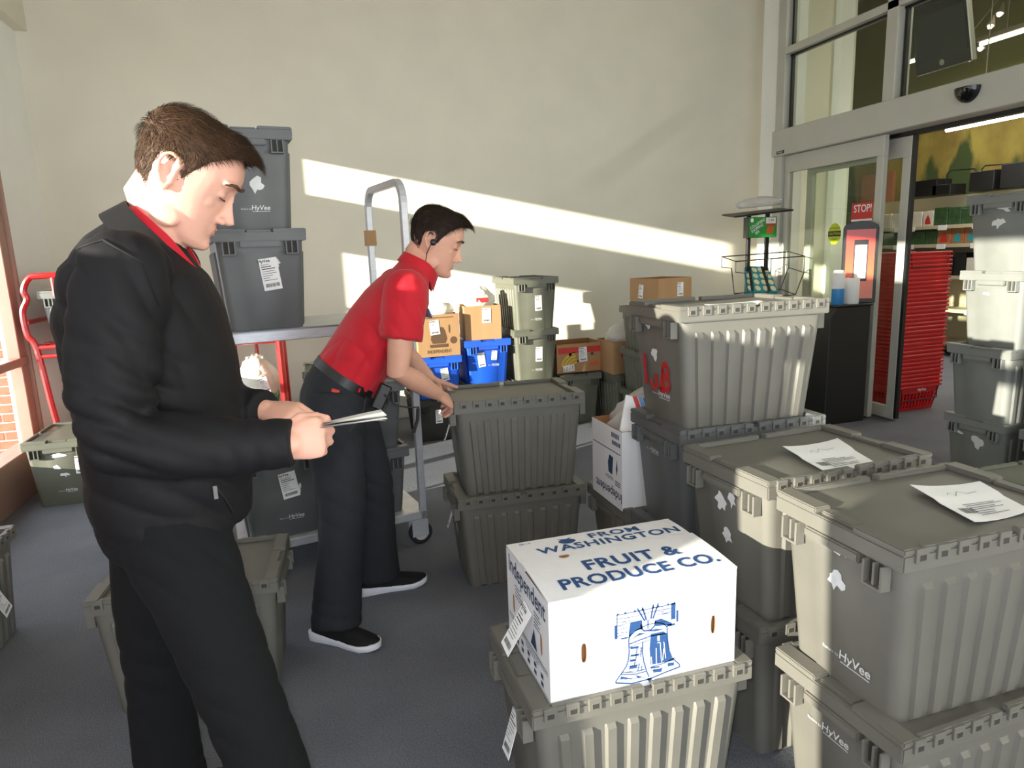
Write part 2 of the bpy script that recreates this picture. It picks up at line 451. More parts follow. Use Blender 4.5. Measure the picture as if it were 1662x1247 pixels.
struct(MB().box(10.0, 10.15, 2.0, 3.0, 0, 6.0).build('wall_shop_end_added', 'olive_wall'))  # out of view, added to close the shop against daylight
struct(MB().box(4.35, 4.47, 0.5, 12.0, 4.2, 6.1).build('wall_shop_upper', 'wall'))
struct(MB().box(4.47, 4.6, 6.55, 12.0, 0, 4.2).build('wall_shop_corner', 'wall'))
struct(MB().box(4.5, 5.9, 11.85, 12.0, 0, 6.0).build('wall_shop_back', 'wall'))
for k, x in enumerate((6.2, 8.2)):
    tr = thing('roof_truss', ('nearer' if k == 0 else 'farther') + ' pale steel roof truss seen through the transom glass', 'truss', (x, 7.0, 4.9), group='roof trusses in the shop')
    MB().box(-0.03, 0.03, -4.5, 4.8, 0.5, 0.56).build('top_chord', 'truss', tr)
    MB().box(-0.03, 0.03, -4.5, 4.8, 0.0, 0.06).build('bottom_chord', 'truss', tr)
    for i in range(12):
        y = -4.4 + i * 0.76
        MB().tube([(0, y, 0.03), (0, y + 0.38, 0.53)], 0.014, 6).build('web_bar', 'truss', tr)
        MB().tube([(0, y + 0.38, 0.53), (0, y + 0.76, 0.03)], 0.014, 6).build('web_bar', 'truss', tr)

M['tube'] = mat('fluorescent_tube', (255, 255, 255), 0.5, emit=(255, 250, 236), estr=9.0)
M['bulb'] = mat('spot_bulb', (255, 255, 255), 0.5, emit=(255, 244, 226), estr=14.0)
def strip_light(loc, ln, rz, label, watts):
    t = thing('strip_light', label, 'light', loc, rz, 'strip lights in the shop')
    MB().box(-0.05, 0.05, -ln / 2, ln / 2, 0.0, 0.05).build('housing', 'truss', t, bevel=0.006)
    MB().tube([(0, -ln / 2 + 0.02, -0.022), (0, ln / 2 - 0.02, -0.022)], 0.022, 8).build('tube', 'tube', t)
    L = bpy.data.lights.new('strip_lamp', 'AREA'); L.shape = 'RECTANGLE'; L.size = 0.1; L.size_y = ln; L.energy = watts; L.color = (1, 0.95, 0.84)
    o = bpy.data.objects.new('strip_lamp', L); COL.objects.link(o); o.parent = t; o.location = (0, 0, -0.06)
    for y in (-ln / 3, ln / 3):
        MB().tube([(0, y, 0.05), (0, y, 6.0 - loc[2])], 0.006, 5).build('hanger', 'truss', t)
    return t
strip_light((7.0, 4.9, 2.63), 2.6, 0.0, 'long lit strip light over the shop aisle, lowest one in the doorway', 34)
strip_light((7.6, 5.43, 3.60), 1.9, 0.0, 'bright strip light seen beside the hanging monitor', 22)
strip_light((8.6, 8.0, 3.95), 0.9, 0.0, 'strip light seen just left of the hanging monitor', 50)
strip_light((6.6, 3.2, 4.6), 2.4, 0.0, 'high strip light over the shop entrance beyond the frame', 60)
trk = thing('track_light', 'row of four small round spotlights on a ceiling track', 'light', (8.1, 6.71, 4.11))
MB().tube([(0, 0.25, -0.25), (0, -0.35, 0.25)], 0.012, 6).build('track', 'truss', trk)
for dy, dz in ((0.17, -0.525), (0.034, -0.443), (-0.068, -0.226), (-0.171, -0.123)):
    h = MB().tube([(0.0, dy, dz + 0.12), (-0.01, dy, dz + 0.05), (-0.03, dy, dz)], [0.012, 0.03, 0.045], 10).build('spot_head', 'truss', trk)
    MB().ell((-0.035, dy, dz), (0.02, 0.036, 0.036), 10, 7).build('bulb', 'bulb', h)

# ------------------------------------------------------------------ totes
TL, TW, TH = 0.575, 0.378, 0.41            # lid length, lid width, stacking height
BL0, BW0, BL1, BW1 = 0.485, 0.305, 0.548, 0.352   # body bottom / top
def tx(z): return (BL0 + (BL1 - BL0) * z / 0.37) / 2
def ty(z): return (BW0 + (BW1 - BW0) * z / 0.37) / 2

def tote_ring(z, rib, pan):
    hx, hy = tx(z), ty(z); r = 0.028; pts = []
    def arc(cx, cy, a0):
        return [(cx + r * math.cos(a0 + k * math.pi / 8), cy + r * math.sin(a0 + k * math.pi / 8)) for k in range(5)]
    # +x end (panel), +y side (ribs), -x end, -y side ; counter-clockwise from (+x,-y)
    def ribs(sgn):
        out = []; n = 8; pitch = (BL0 - 0.06) / n * (hx / (BL0 / 2))
        for k in range(n):
            c = (-(n - 1) / 2 + k) * pitch
            for dx, dy in ((-0.016, 0), (-0.011, 1), (0.011, 1), (0.016, 0)): out.append((c + dx, hy + dy * rib))
        return [(-x, y) for x, y in out] if sgn > 0 else [(x, -y) for x, y in out]
    def panel(sgn):
        out = [(hx, -0.075), (hx + pan, -0.07), (hx + pan, 0.07), (hx, 0.075)]
        return out if sgn > 0 else [(-x, -y) for x, y in out]
    pts += panel(1) + arc(hx - r, hy - r, 0) + ribs(1)[::1] + arc(-hx + r, hy - r, math.pi / 2) + panel(-1) + arc(-hx + r, -hy + r, math.pi) + ribs(-1) + arc(hx - r, -hy + r, 1.5 * math.pi)
    return [(x, y, z) for x, y in pts]

def make_tote_meshes(m):
    d = {}
    b = MB()
    b.loft([tote_ring(0.0, 0.0, 0), tote_ring(0.012, 0.009, 0.003), tote_ring(0.325, 0.009, 0.003), tote_ring(0.335, 0.0, 0), tote_ring(0.378, 0, 0)])
    d['body'] = b.mesh('body', [m], smooth=True, angle=28)
    # lid: skirt, flat recessed panel, raised end ridges in three offset lengths, low side ridges
    l = MB(); X, Y = TL / 2, TW / 2
    l.box(-X, X, -Y, Y, 0.372, 0.41)
    for s in (-1, 1):
        x0, x1 = (X - 0.045, X) if s > 0 else (-X, -X + 0.045)
        l.box(x0, x1, -Y, -0.055, 0.41, 0.424); l.box(x0, x1, 0.055, Y, 0.41, 0.424)
        l.box(x0 + 0.012 * (s < 0), x1 - 0.012 * (s > 0), -0.05, 0.05, 0.41, 0.419)
        y0, y1 = (Y - 0.016, Y) if s > 0 else (-Y, -Y + 0.016)
        l.box(-X + 0.046, -0.012, y0, y1, 0.41, 0.424); l.box(0.012, X - 0.046, y0, y1, 0.41, 0.424)
    d['lid'] = l.mesh('lid', [m], bevel=0.003, seg=2, smooth=True, angle=40)
    k = MB(); k.box(-0.016, 0.016, -0.005, 0.004, -0.012, 0.018); k.box(-0.009, 0.009, -0.0058, -0.004, -0.008, 0.006, 1)
    d['knuckle'] = k.mesh('hinge_knuckle', [m, 'dark'], bevel=0.0015)
    # end bracket: a pocket with two slots
    k = MB()
    k.box(-0.024, 0.002, -0.026, -0.020, -0.052, 0.0); k.box(-0.024, 0.002, 0.020, 0.026, -0.052, 0.0)
    k.box(-0.020, 0.002, -0.003, 0.003, -0.050, 0.0); k.box(-0.024, 0.002, -0.026, 0.026, -0.056, -0.050)
    k.box(-0.008, 0.002, -0.021, 0.021, -0.051, 0.0, 1)
    d['bracket'] = k.mesh('bracket', [m, 'dark'], bevel=0.001)
    k = MB(); k.box(-0.020, 0.004, -0.082, 0.082, -0.024, 0.0)
    d['handle'] = k.mesh('handle', [m], bevel=0.004, seg=2, smooth=True)
    d['joined'] = None
    return d
_tm = {}
def end_fn(zs=1.0, lift=0.0045, sg=-1):
    """(u,v) on the -x end face, u to the viewer's right, v = height"""
    return lambda u, v, h=0.0: Vector((sg * (tx(v / zs) + lift + h), sg * u, v))
def side_fn(zs=1.0, lift=0.0105):
    return lambda u, v, h=0.0: Vector((u, -(ty(v / zs) + lift + h), v))

def ragged(cu, cv, w, h, rnd, n=14):
    pts = []
    for i in range(n):
        a = 2 * math.pi * i / n; r = rnd.uniform(0.55, 1.0)
        if math.sin(a) < -0.3: r *= rnd.choice((0.6, 1.25))
        pts.append((cu + math.cos(a) * w / 2 * r, cv + math.sin(a) * h / 2 * r))
    return pts

def logo(mb, fn, u, v, s=0.03, mi=0):
    put_text(mb, 'HyVee', fn, u, v, s, mi, bold=0.012, shear=0.15)
    put_text(mb, 'Return to', fn, u - s * 2.1, v - s * 0.15, s * 0.36, mi)
    put_rect(mb, fn, u - s * 1.2, u + s * 1.3, v - s * 0.55, v - s * 0.48, mi)

def ship_label(parent, fn, u, v, rot=0.0, w=0.062, h=0.115, out=0.0, name='shipping_label'):
    """white picking label with printed lines and a barcode, curling away from the wall by out"""
    c, s_ = math.cos(rot), math.sin(rot)
    def P(a, b, hh=0.0):
        k = (0.5 - b / h)
        return fn(u + a * c - b * s_, v + a * s_ + b * c, 0.001 + hh + out * k)
    m = MB(); n = 5
    top = [P(-w / 2, h / 2 - h * i / n) for i in range(n + 1)] + [P(w / 2, -h / 2 + h * i / n) for i in range(n + 1)]
    bot = [P(-w / 2, h / 2 - h * i / n, 0.0012) for i in range(n + 1)] + [P(w / 2, -h / 2 + h * i / n, 0.0012) for i in range(n + 1)]
    k = n + 1
    fs = [(i, i + 1, 2 * k - 2 - i, 2 * k - 1 - i) for i in range(n)]
    m.add(top, fs); m.add(bot, fs)
    tt = len(top); m.f += [(i, (i + 1) % tt, tt + (i + 1) % tt, tt + i) for i in range(tt)]; m.m += [0] * tt
    lab = m.build(name, 'paper', parent)
    q = MB(); F = lambda a, b, hh=0.0: P(a, b, 0.0020)
    put_text(q, 'HyVee', F, -w * 0.22, h * 0.42, w * 0.24, bold=0.02)
    rnd = random.Random(int((u * 97 + v * 31 + w * 11) * 1000))
    for i in range(8):
        b = h * (0.30 - 0.07 * i); ln = w * rnd.uniform(0.35, 0.8)
        put_rect(q, F, -w * 0.42, -w * 0.42 + ln, b, b + h * (0.026 if i in (1, 2) else 0.014))
    x = -w * 0.36
    while x < w * 0.36:
        bw_ = w * rnd.choice((0.012, 0.02, 0.03)); put_rect(q, F, x, x + bw_, -h * 0.40, -h * 0.29); x += bw_ + w * rnd.choice((0.012, 0.02))
    q.build('print', 'ink', lab)
    return lab

def tote(label, x, y, rot, z, m='tote_warm', zs=1.0, knuckles=False, name='storage_tote', group='lidded totes', logo_at=None, labels=(), scraps=(), cat='tote', ends=(-1,), sides=(0,)):
    if m not in _tm: _tm[m] = make_tote_meshes(m)
    d = _tm[m]
    t = thing(name, label, cat, (x, y, z), math.radians(rot), group)
    bo = link('body', d['body'], t); bo.scale = (1, 1, zs)
    li = link('lid', d['lid'], t); li.location = (0, 0, TH * (zs - 1))
    for sg in (-1, 1):
        h = link('handle', d['handle'], t); h.location = (sg * (tx(0.36) + 0.001), 0, TH * zs - 0.038); h.rotation_euler = (0, 0, 0 if sg < 0 else math.pi)
        for yy in (-0.125, 0.125):
            b = link('bracket', d['bracket'], t); b.location = (sg * (tx(0.36) + 0.003), yy, TH * zs - 0.038); b.rotation_euler = (0, 0, 0 if sg < 0 else math.pi)
    if knuckles:
        for sg in (-1, 1):
            for k in range(10):
                xx = -0.245 + k * 0.0545
                q = link('hinge_knuckle', d['knuckle'], li); q.location = (xx, sg * TW / 2, 0.405); q.rotation_euler = (0, 0, 0 if sg < 0 else math.pi)
    fn = end_fn(zs)
    if logo_at:
        q = MB(); logo(q, fn, *logo_at); q.build('printed_logo', 'print_white', t)
    for L in labels: ship_label(t, fn, *L)
    rnd = random.Random(int(abs(x * 1000 + y * 77 + z * 13)))
    for s in scraps:
        q = MB(); put_poly(q, fn, ragged(*s, rnd)); q.build('sticker_remnant', 'print_white', t)
    return t

NEAR = dict(knuckles=True)
# near right group
t138 = tote('warm grey tote painted with a red 138, topmost of its stack', 1.43, 2.105, -0.7, 2 * TH, logo_at=(0.03, 0.105, 0.030), scraps=((-0.045, 0.35, 0.06, 0.035), (-0.02, 0.245, 0.06, 0.055)), **NEAR)
q = MB(); fn = end_fn(lift=0.0052)
put_rect(q, fn, -0.108, -0.086, 0.120, 0.235)
q.build('painted_number', 'print_red', t138); q = MB()
put_stroke(q, fn, [(-0.058, 0.150), (-0.052, 0.128), (-0.036, 0.118), (-0.020, 0.130), (-0.016, 0.155), (-0.022, 0.172)], 0.020)
q.build('painted_number', 'print_red', t138); q = MB()
put_text(q, '8', fn, 0.052, 0.165, 0.150, bold=0.03, sx=0.8); put_stroke(q, fn, [(0.004, 0.120), (0.020, 0.150), (0.034, 0.200)], 0.018); put_rect(q, fn, 0.0, 0.04, 0.110, 0.130)
q.build('painted_number', 'print_red', t138)
tote('cool grey tote directly beneath the one painted with red 138', 1.435, 2.10, -1.2, TH, 'tote_cool', logo_at=(-0.02, 0.30, 0.022), **NEAR)
tote('grey tote on the floor at the bottom of the 138 stack', 1.44, 2.10, 0.0, 0, 'tote_cool')
tote('tote with folded white paper on top, behind the nearest tote', 1.365, 1.60, 3.2, TH, 'tote_warm', scraps=((-0.02, 0.30, 0.06, 0.07), (0.03, 0.32, 0.04, 0.06), (0.0, 0.20, 0.05, 0.06)), **NEAR)
tote('tote on the floor between the white fruit box and nearest stack', 1.36, 1.59, 1.5, 0, 'tote_warm', **NEAR)
tote('nearest large tote with paper and a white logo, at lower right', 1.36, 1.155, 0.2, TH, 'tote_warm', logo_at=(0.05, 0.085, 0.034), scraps=((-0.02, 0.36, 0.03, 0.02), (0.015, 0.345, 0.035, 0.03), (0.0, 0.27, 0.06, 0.055)), **NEAR)
tote('bottom tote under the nearest large tote, corner of frame', 1.36, 1.14, 2.5, 0, 'tote_warm', logo_at=(0.0, 0.30, 0.030), **NEAR)
tb = tote('tote carrying the white fruit and produce box', 0.69, 1.475, -0.2, 0, 'tote_warm', labels=((0.04, 0.27, 0.15, 0.06, 0.11, 0.05),), **NEAR)
tote('tote under the tall open white box, beside held stack', 1.415, 2.485, 0.0, 0, 'tote_warm', **NEAR)
# held stack
tote('tote gripped by the man in the red polo shirt', 0.845, 2.865, -3.5, TH, 'tote_warm', labels=((0.06, 0.285, 0.25, 0.05, 0.10, 0.05),), **NEAR)
tote('tote on the floor beneath the one the man grips', 0.83, 2.84, -2.0, 0, 'tote_warm', labels=((0.06, 0.31, 0.25, 0.05, 0.10, 0.05),), scraps=((0.0, 0.22, 0.05, 0.08),), **NEAR)
# left group
tote('tote on the carpet behind the legs of the man in black', -0.44, 2.40, -4.5, 0, 'tote_warm', **NEAR)
te = tote('tote at the left frame edge with a slanted label', -1.40, 2.80, 90, 0, 'tote_warm', **NEAR)
ship_label(te, lambda u, v, h=0: Vector((u, -(ty(v) + 0.012 + h), v)), 0.05, 0.2, 0.35, 0.06, 0.11, 0.03)
tote('tote standing on the carpet by the left window', -1.515, 4.88, 90, 0, 'tote_olive', labels=((0.105, 0.255, -0.05, 0.06, 0.115),), scraps=((-0.01, 0.33, 0.09, 0.03), (-0.03, 0.25, 0.05, 0.04), (0.01, 0.20, 0.06, 0.03)), logo_at=(0.03, 0.10, 0.024))
# stack by the doors
for k, (dx, dy, lb) in enumerate(((0.0, 0.0, 'bottom tote of the tall stack beside the shop doors, torn stickers'), (-0.03, -0.01, 'second tote up in the tall stack beside the shop doors'), (0.03, 0.0, 'third tote up in the tall stack beside the shop doors'), (0.02, -0.01, 'topmost tote of the tall stack beside the shop doors'))):
    tote(lb, 3.84 + dx, 2.815 + dy, 0, k * TH, 'tote_pale', group='tall stack by the doors', scraps=(((-0.10, 0.32, 0.08, 0.03), (0.02, 0.29, 0.09, 0.09)), (), ((-0.03, 0.3, 0.05, 0.02),), ((0.03, 0.345, 0.09, 0.045), (0.0, 0.27, 0.08, 0.06)))[k])
for k, lb in enumerate(('lower tote of the pair at the right frame edge', 'upper tote of the pair at the right frame edge')):
    tote(lb, 3.83, 2.36, 0, k * TH, 'tote_pale', scraps=((-0.1, 0.28, 0.06, 0.05),))
tote('low olive tote at right edge in front of tall stack', 3.08, 2.02, 0, 0, 'tote_olive', zs=0.95, **NEAR)
# back row against the wall
tote('black tote under the blue tote, nearest the cart', 0.92, 5.39, 90, 0, 'tote_black', zs=0.80, labels=((-0.0, 0.2, 0.0, 0.055, 0.11),), group='back row totes')
tote('blue tote carrying the printed brown carton, behind the polo man', 0.935, 5.395, 90, 0.328, 'tote_blue', zs=0.80, labels=((0.05, 0.2, 0.15, 0.06, 0.1),), group='blue totes')
tote('grey tote hidden beneath the blue tote with two labels', 1.335, 5.42, 90, 0, 'tote_olive', group='back row totes')
tote('blue tote with two labels under a plain carton', 1.34, 5.42, 91, TH, 'tote_blue', zs=0.85, labels=((-0.055, 0.205, 0.12, 0.058, 0.115), (0.05, 0.235, -0.08, 0.045, 0.075)), logo_at=(0.06, 0.16, 0.022), group='blue totes')
for k, lb in enumerate(('bottom tote of the three stacked beside the blue totes', 'middle tote of the three stacked beside the blue totes', 'top tote of the three stacked beside the blue totes')):
    tote(lb, 1.735, 5.39 - 0.01 * k, 90 + k * 0.8, k * TH, 'tote_olive', labels=((0.02, 0.22, 0.04 * (k - 1), 0.058, 0.12),) if k else (), logo_at=(0.02, 0.095, 0.022), group='three stacked back wall totes')
tote('tote under the banana carton by the back wall', 2.145, 5.46, 90, 0, 'tote_olive', labels=((-0.10, 0.27, 0.0, 0.05, 0.08),), group='back row totes')
tote('tote under the plain carton right of the banana carton', 2.545, 5.24, 90, 0, 'tote_olive', labels=((0.02, 0.28, 0.0, 0.055, 0.1),), group='back row totes')
for k, lb in enumerate(('bottom tote of the stack hidden behind the 138 tote', 'middle tote of the stack hidden behind the 138 tote', 'top tote of the stack hidden behind the 138 tote')):
    tote(lb, 2.56, 4.63, 90, k * 0.328, 'tote_olive', zs=0.80, group='stack behind the 138 tote')

# ------------------------------------------------------------------ boxes
def holed_panel(mb, fn, u0, u1, v0, v1, cu, cv, ru, rv, mi=0, n=20):
    ang = sorted([2 * math.pi * i / n for i in range(n)] + [math.atan2(b - cv, a - cu) % (2 * math.pi) for a in (u0, u1) for b in (v0, v1)])
    out, inn = [], []
    for a in ang:
        c, s = math.cos(a), math.sin(a)
        tt = min([(u1 - cu) / c if c > 1e-6 else 1e9, (u0 - cu) / c if c < -1e-6 else 1e9, (v1 - cv) / s if s > 1e-6 else 1e9, (v0 - cv) / s if s < -1e-6 else 1e9])
        out.append((cu + c * tt, cv + s * tt))
        inn.append((cu + ru * math.copysign(abs(c) ** 0.7, c), cv + rv * math.copysign(abs(s) ** 0.7, s)))
    k = len(ang); t = 0.005
    vs = [fn(u, v) for u, v in out] + [fn(u, v) for u, v in inn] + [fn(u, v, -t) for u, v in inn]
    mb.add(vs, [(i, (i + 1) % k, k + (i + 1) % k, k + i) for i in range(k)], mi)
    mb.add(vs, [(k + i, k + (i + 1) % k, 2 * k + (i + 1) % k, 2 * k + i) for i in range(k)], 1)

# white fruit box on the low tote
wb = thing('produce_box', 'white fruit and produce carton with blue bell drawing', 'box', (0.6935, 1.4665, 0.41), 0.0)
hx, hy, hz = 0.2415, 0.1635, 0.258
b = MB()
FF = plane_fn((0, -hy, 0), (1, 0, 0), (0, 0, 1))
FL = plane_fn((-hx, 0, 0), (0, -1, 0), (0, 0, 1))
holed_panel(b, FF, -hx, 0, 0, hz + 0.002, -0.158, 0.120, 0.0065, 0.024)
holed_panel(b, FF, 0, hx, 0, hz + 0.002, 0.180, 0.122, 0.0065, 0.024)
holed_panel(b, FL, 0.0, hy, 0, hz, 0.108, 0.125, 0.0065, 0.026)
holed_panel(b, FL, -hy, 0, 0, hz, -0.108, 0.120, 0.0065, 0.026)
b.add([(hx, -hy, 0), (hx, hy, 0), (hx, hy, hz), (hx, -hy, hz), (-hx, hy, hz), (-hx, hy, 0), (-hx, -hy, 0)], [(0, 1, 2, 3), (1, 5, 4, 2), (0, 6, 5, 1)])
b.box(-hx + 0.012, hx - 0.012, -hy + 0.012, hy - 0.012, 0.004, hz - 0.004, 1)
b.build('body', ['whitebox', 'card_in'], wb)
def flap(name, y0, y1, z0, z1, x0=-hx, x1=hx):
    m = MB(); n = 8; top, bot = [], []
    for i in range(n + 1):
        t_ = i / n; y = y0 + (y1 - y0) * t_; z = z0 + (z1 - z0) * t_ + 0.003 * math.sin(t_ * math.pi)
        top.append((y, z))
    vs = []
    for x in (x0, x1):
        vs += [(x, y, z) for y, z in top] + [(x, y, z - 0.005) for y, z in reversed(top)]
    k = 2 * (n + 1)
    m.add(vs, [tuple(range(k)), tuple(reversed(range(k, 2 * k)))] + [(i, (i + 1) % k, k + (i + 1) % k, k + i) for i in range(k)])
    return m.build(name, 'whitebox', wb), (y0, y1, z0, z1)
fb, gb = flap('top_flap', hy, 0.005, hz + 0.002, hz + 0.004)
ff, gf = flap('top_flap', -hy - 0.0015, 0.035, hz + 0.004, hz + 0.011, -hx, hx)
def flap_fn(g):
    y0, y1, z0, z1 = g
    return lambda u, v, h=0.0: Vector((u, v, z0 + (z1 - z0) * (v - y0) / (y1 - y0) + 0.003 * math.sin(max(0, min(1, (v - y0) / (y1 - y0))) * math.pi) + 0.0012))
q = MB(); fn = flap_fn(gb)
put_text(q, 'FROM', fn, 0.055, 0.126, 0.046, bold=0.025, space=1.12, sx=1.15)
put_text(q, 'WASHINGTON', fn, 0.025, 0.080, 0.049, bold=0.025, space=1.08, sx=1.15)
q.build('lettering', 'inkblue', fb); q = MB()
put_text(q, '6140', fn, -0.195, 0.145, 0.016, bold=0.0, rot=math.pi)
q.build('code_lettering', 'inkblue', fb); q = MB()
put_poly(q, fn, [(-0.085 + 0.021 * math.cos(a * math.pi / 8) * (1 + 0.15 * math.cos(a * math.pi / 4)), 0.118 + 0.017 * math.sin(a * math.pi / 8)) for a in range(16)])
put_poly(q, fn, [(-0.088, 0.134), (-0.108, 0.142), (-0.098, 0.132)]); put_poly(q, fn, [(-0.082, 0.134), (-0.064, 0.141), (-0.075, 0.131)])
q.build('apple_emblem', 'inkblue', fb)
q = MB(); fn = flap_fn(gf)
put_text(q, 'FRUIT &', fn, 0.022, -0.045, 0.068, bold=0.03, space=1.08)
put_text(q, 'PRODUCE CO.', fn, 0.014, -0.112, 0.060, bold=0.03, space=1.06)
q.build('lettering', 'inkblue', ff)
q = MB(); put_poly(q, fn, [(-0.13 + 0.014 * math.cos(a * math.pi / 6) , 0.024 + 0.010 * max(-1, min(0.6, math.sin(a * math.pi / 6)))) for a in range(12)])
q.build('tape_hole', 'card_in', ff)
# bell drawing on the front, in units of the printed picture (880 x 1247 -> metres)
bx0, bz0, sc = -0.082, 0.243, 0.000212
Bf = lambda u, v, h=0.0: FF(bx0 + u * sc, bz0 - (v + (u - 440) * 0.14 * max(0.0, min(1.0, (v - 450) / 550))) * sc, 0.0008 + h)
def bell(pts): return pts
q = MB()
put_poly(q, Bf, [(440, 520), (600, 520), (640, 560), (650, 640), (665, 760), (700, 850), (735, 880), (440, 900), (425, 700)])           # shaded right half
for pts in ([(190, 640), (290, 640), (290, 670), (190, 670)], [(190, 740), (300, 740), (290, 765), (195, 765)], [(185, 800), (250, 800), (235, 830), (180, 830)],
            [(185, 880), (275, 875), (265, 915), (172, 920)], [(75, 1010), (110, 1020), (240, 1060), (60, 1040)], [(250, 1010), (340, 1040), (280, 1050)],
            [(190, 330), (330, 330), (340, 440), (230, 450), (180, 520), (170, 470)], [(490, 370), (560, 360), (700, 440), (700, 470), (600, 450), (500, 440)],
            [(690, 195), (745, 205), (745, 400), (690, 400)], [(755, 300), (780, 300), (780, 440), (755, 440)], [(0, 330), (28, 330), (28, 500), (0, 500)],
            [(80, 500), (160, 500), (160, 520), (80, 520)], [(640, 450), (740, 450), (740, 475), (640, 475)],
            [(470, 960), (585, 960), (570, 1000), (470, 1000)], [(650, 900), (740, 900), (720, 935), (650, 935)], [(440, 930), (550, 925), (545, 945), (440, 950)],
            [(395, 480), (500, 470), (620, 500), (500, 500)], [(180, 560), (300, 480), (380, 500), (260, 520)]):
    put_poly(q, Bf, pts)
for pts, w in (([(180, 470), (170, 560), (175, 700), (165, 800), (140, 880), (75, 980), (15, 1060), (10, 1085)], 9), ([(640, 480), (650, 640), (670, 760), (710, 850), (800, 930), (805, 960)], 9),
               ([(10, 1085), (200, 1110), (420, 1075), (620, 1010), (805, 960)], 12), ([(75, 985), (240, 1000), (380, 975)], 9), ([(80, 960), (250, 970), (370, 950)], 6), ([(430, 930), (600, 900), (745, 850)], 8),
               ([(180, 500), (260, 440), (400, 400), (520, 400), (600, 430), (640, 480)], 8), ([(180, 600), (300, 570), (430, 545), (640, 550)], 9), ([(180, 640), (300, 610), (430, 590)], 6),
               ([(30, 215), (30, 500), (80, 505)], 7), ([(30, 215), (740, 215)], 7), ([(35, 260), (250, 270), (430, 255), (690, 262)], 5), ([(35, 300), (200, 315), (300, 300)], 4), ([(35, 345), (180, 330)], 5), ([(35, 390), (170, 385)], 4), ([(35, 430), (165, 440)], 5),
               ([(520, 300), (600, 310), (690, 300)], 5), ([(530, 260), (690, 340)], 3), ([(35, 470), (160, 468)], 4),
               ([(275, 180), (365, 350)], 12), ([(335, 180), (385, 340)], 12), ([(470, 170), (440, 340)], 12), ([(530, 170), (465, 340)], 12), ([(405, 340), (405, 450)], 8),
               ([(320, 380), (325, 430), (360, 470), (440, 470), (490, 430), (495, 370)], 12), ([(340, 600), (335, 720), (355, 860), (390, 980), (420, 1050)], 9),
               ([(270, 670), (255, 800), (235, 880)], 6), ([(320, 660), (315, 780)], 6), ([(300, 860), (280, 960)], 6), ([(330, 890), (325, 950)], 5)):
    put_stroke(q, Bf, pts, w * 1.5)
for c in (40, 130, 245, 335, 470, 530, 650, 730): put_poly(q, Bf, [(c - 18, 215), (c + 18, 215), (c, 188)])
for k in range(16): put_stroke(q, Bf, [(365 + (k % 2) * 8, 610 + k * 19), (425, 606 + k * 19)], 5)
for k in range(9): put_stroke(q, Bf, [(185 - k * k * 1.2, 690 + k * 34), (330 + k * 3, 676 + k * 34)], 6)
for k in range(7): put_stroke(q, Bf, [(50 + 20 * (k % 3), 235 + k * 38), (150 + 30 * (k % 2), 240 + k * 36)], 5); put_stroke(q, Bf, [(560 + 12 * (k % 2), 225 + k * 30), (680, 230 + k * 28)], 5)
for k in range(6): put_stroke(q, Bf, [(60 + k * 55, 1050 + 6 * (k % 2)), (110 + k * 55, 1040)], 8); put_stroke(q, Bf, [(450 + k * 50, 975 - k * 8), (490 + k * 50, 968 - k * 8)], 8)
for k in range(5): put_stroke(q, Bf, [(190 + k * 45, 585 - k * 6), (215 + k * 45, 600 - k * 6)], 5)
put_poly(q, Bf, [(400, 1060), (450, 1060), (450, 1090), (425, 1120), (400, 1085)])
bd = q.build('bell_drawing', 'inkblue', wb)
q = MB(); Bw = lambda u, v, h=0.0: Bf(u, v, 0.0006)
for pts in ([(520, 560), (550, 555), (550, 620), (520, 620)],): put_poly(q, Bw, pts)
for pts in ([(505, 700), (510, 890)], [(555, 640), (575, 880)], [(600, 640), (625, 840)], [(600, 720), (590, 860)], [(445, 800), (455, 900)], [(520, 640), (560, 640)]): put_stroke(q, Bw, pts, 9)
q.build('drawing_highlights', 'whitebox', bd)
q = MB(); L_ = lambda u, v, h=0.0: FL(u, v, 0.0008)
put_text(q, 'Independent', L_, 0.0, 0.222, 0.066, sx=0.86, bold=0.012)
put_rect(q, L_, -0.15, 0.15, 0.076, 0.079); put_rect(q, L_, -0.15, 0.15, 0.069, 0.071)
put_poly(q, L_, [(0.03, 0.088), (0.075, 0.088), (0.058, 0.14)]); put_text(q, 'WASHINGTON', L_, 0.035, 0.06, 0.014); 
for k in range(5): put_rect(q, L_, 0.06, 0.06 + 0.05 - 0.008 * (k % 3), 0.150 + 0.009 * k, 0.153 + 0.009 * k)
for a in (-0.09, -0.05, 0.0, 0.05, 0.10):
    for c in (0.02, 0.04): put_rect(q, L_, a, a + 0.018, c, c + 0.012)
for k in range(4): put_rect(q, L_, -0.09, -0.02 - 0.01 * k, 0.150 + 0.01 * k, 0.153 + 0.01 * k)
q.build('side_print', 'inknavy', wb)
ship_label(wb, lambda u, v, h=0: FL(u, v, 0.002 + h), 0.020, 0.125, -0.10, 0.058, 0.105, 0.06)

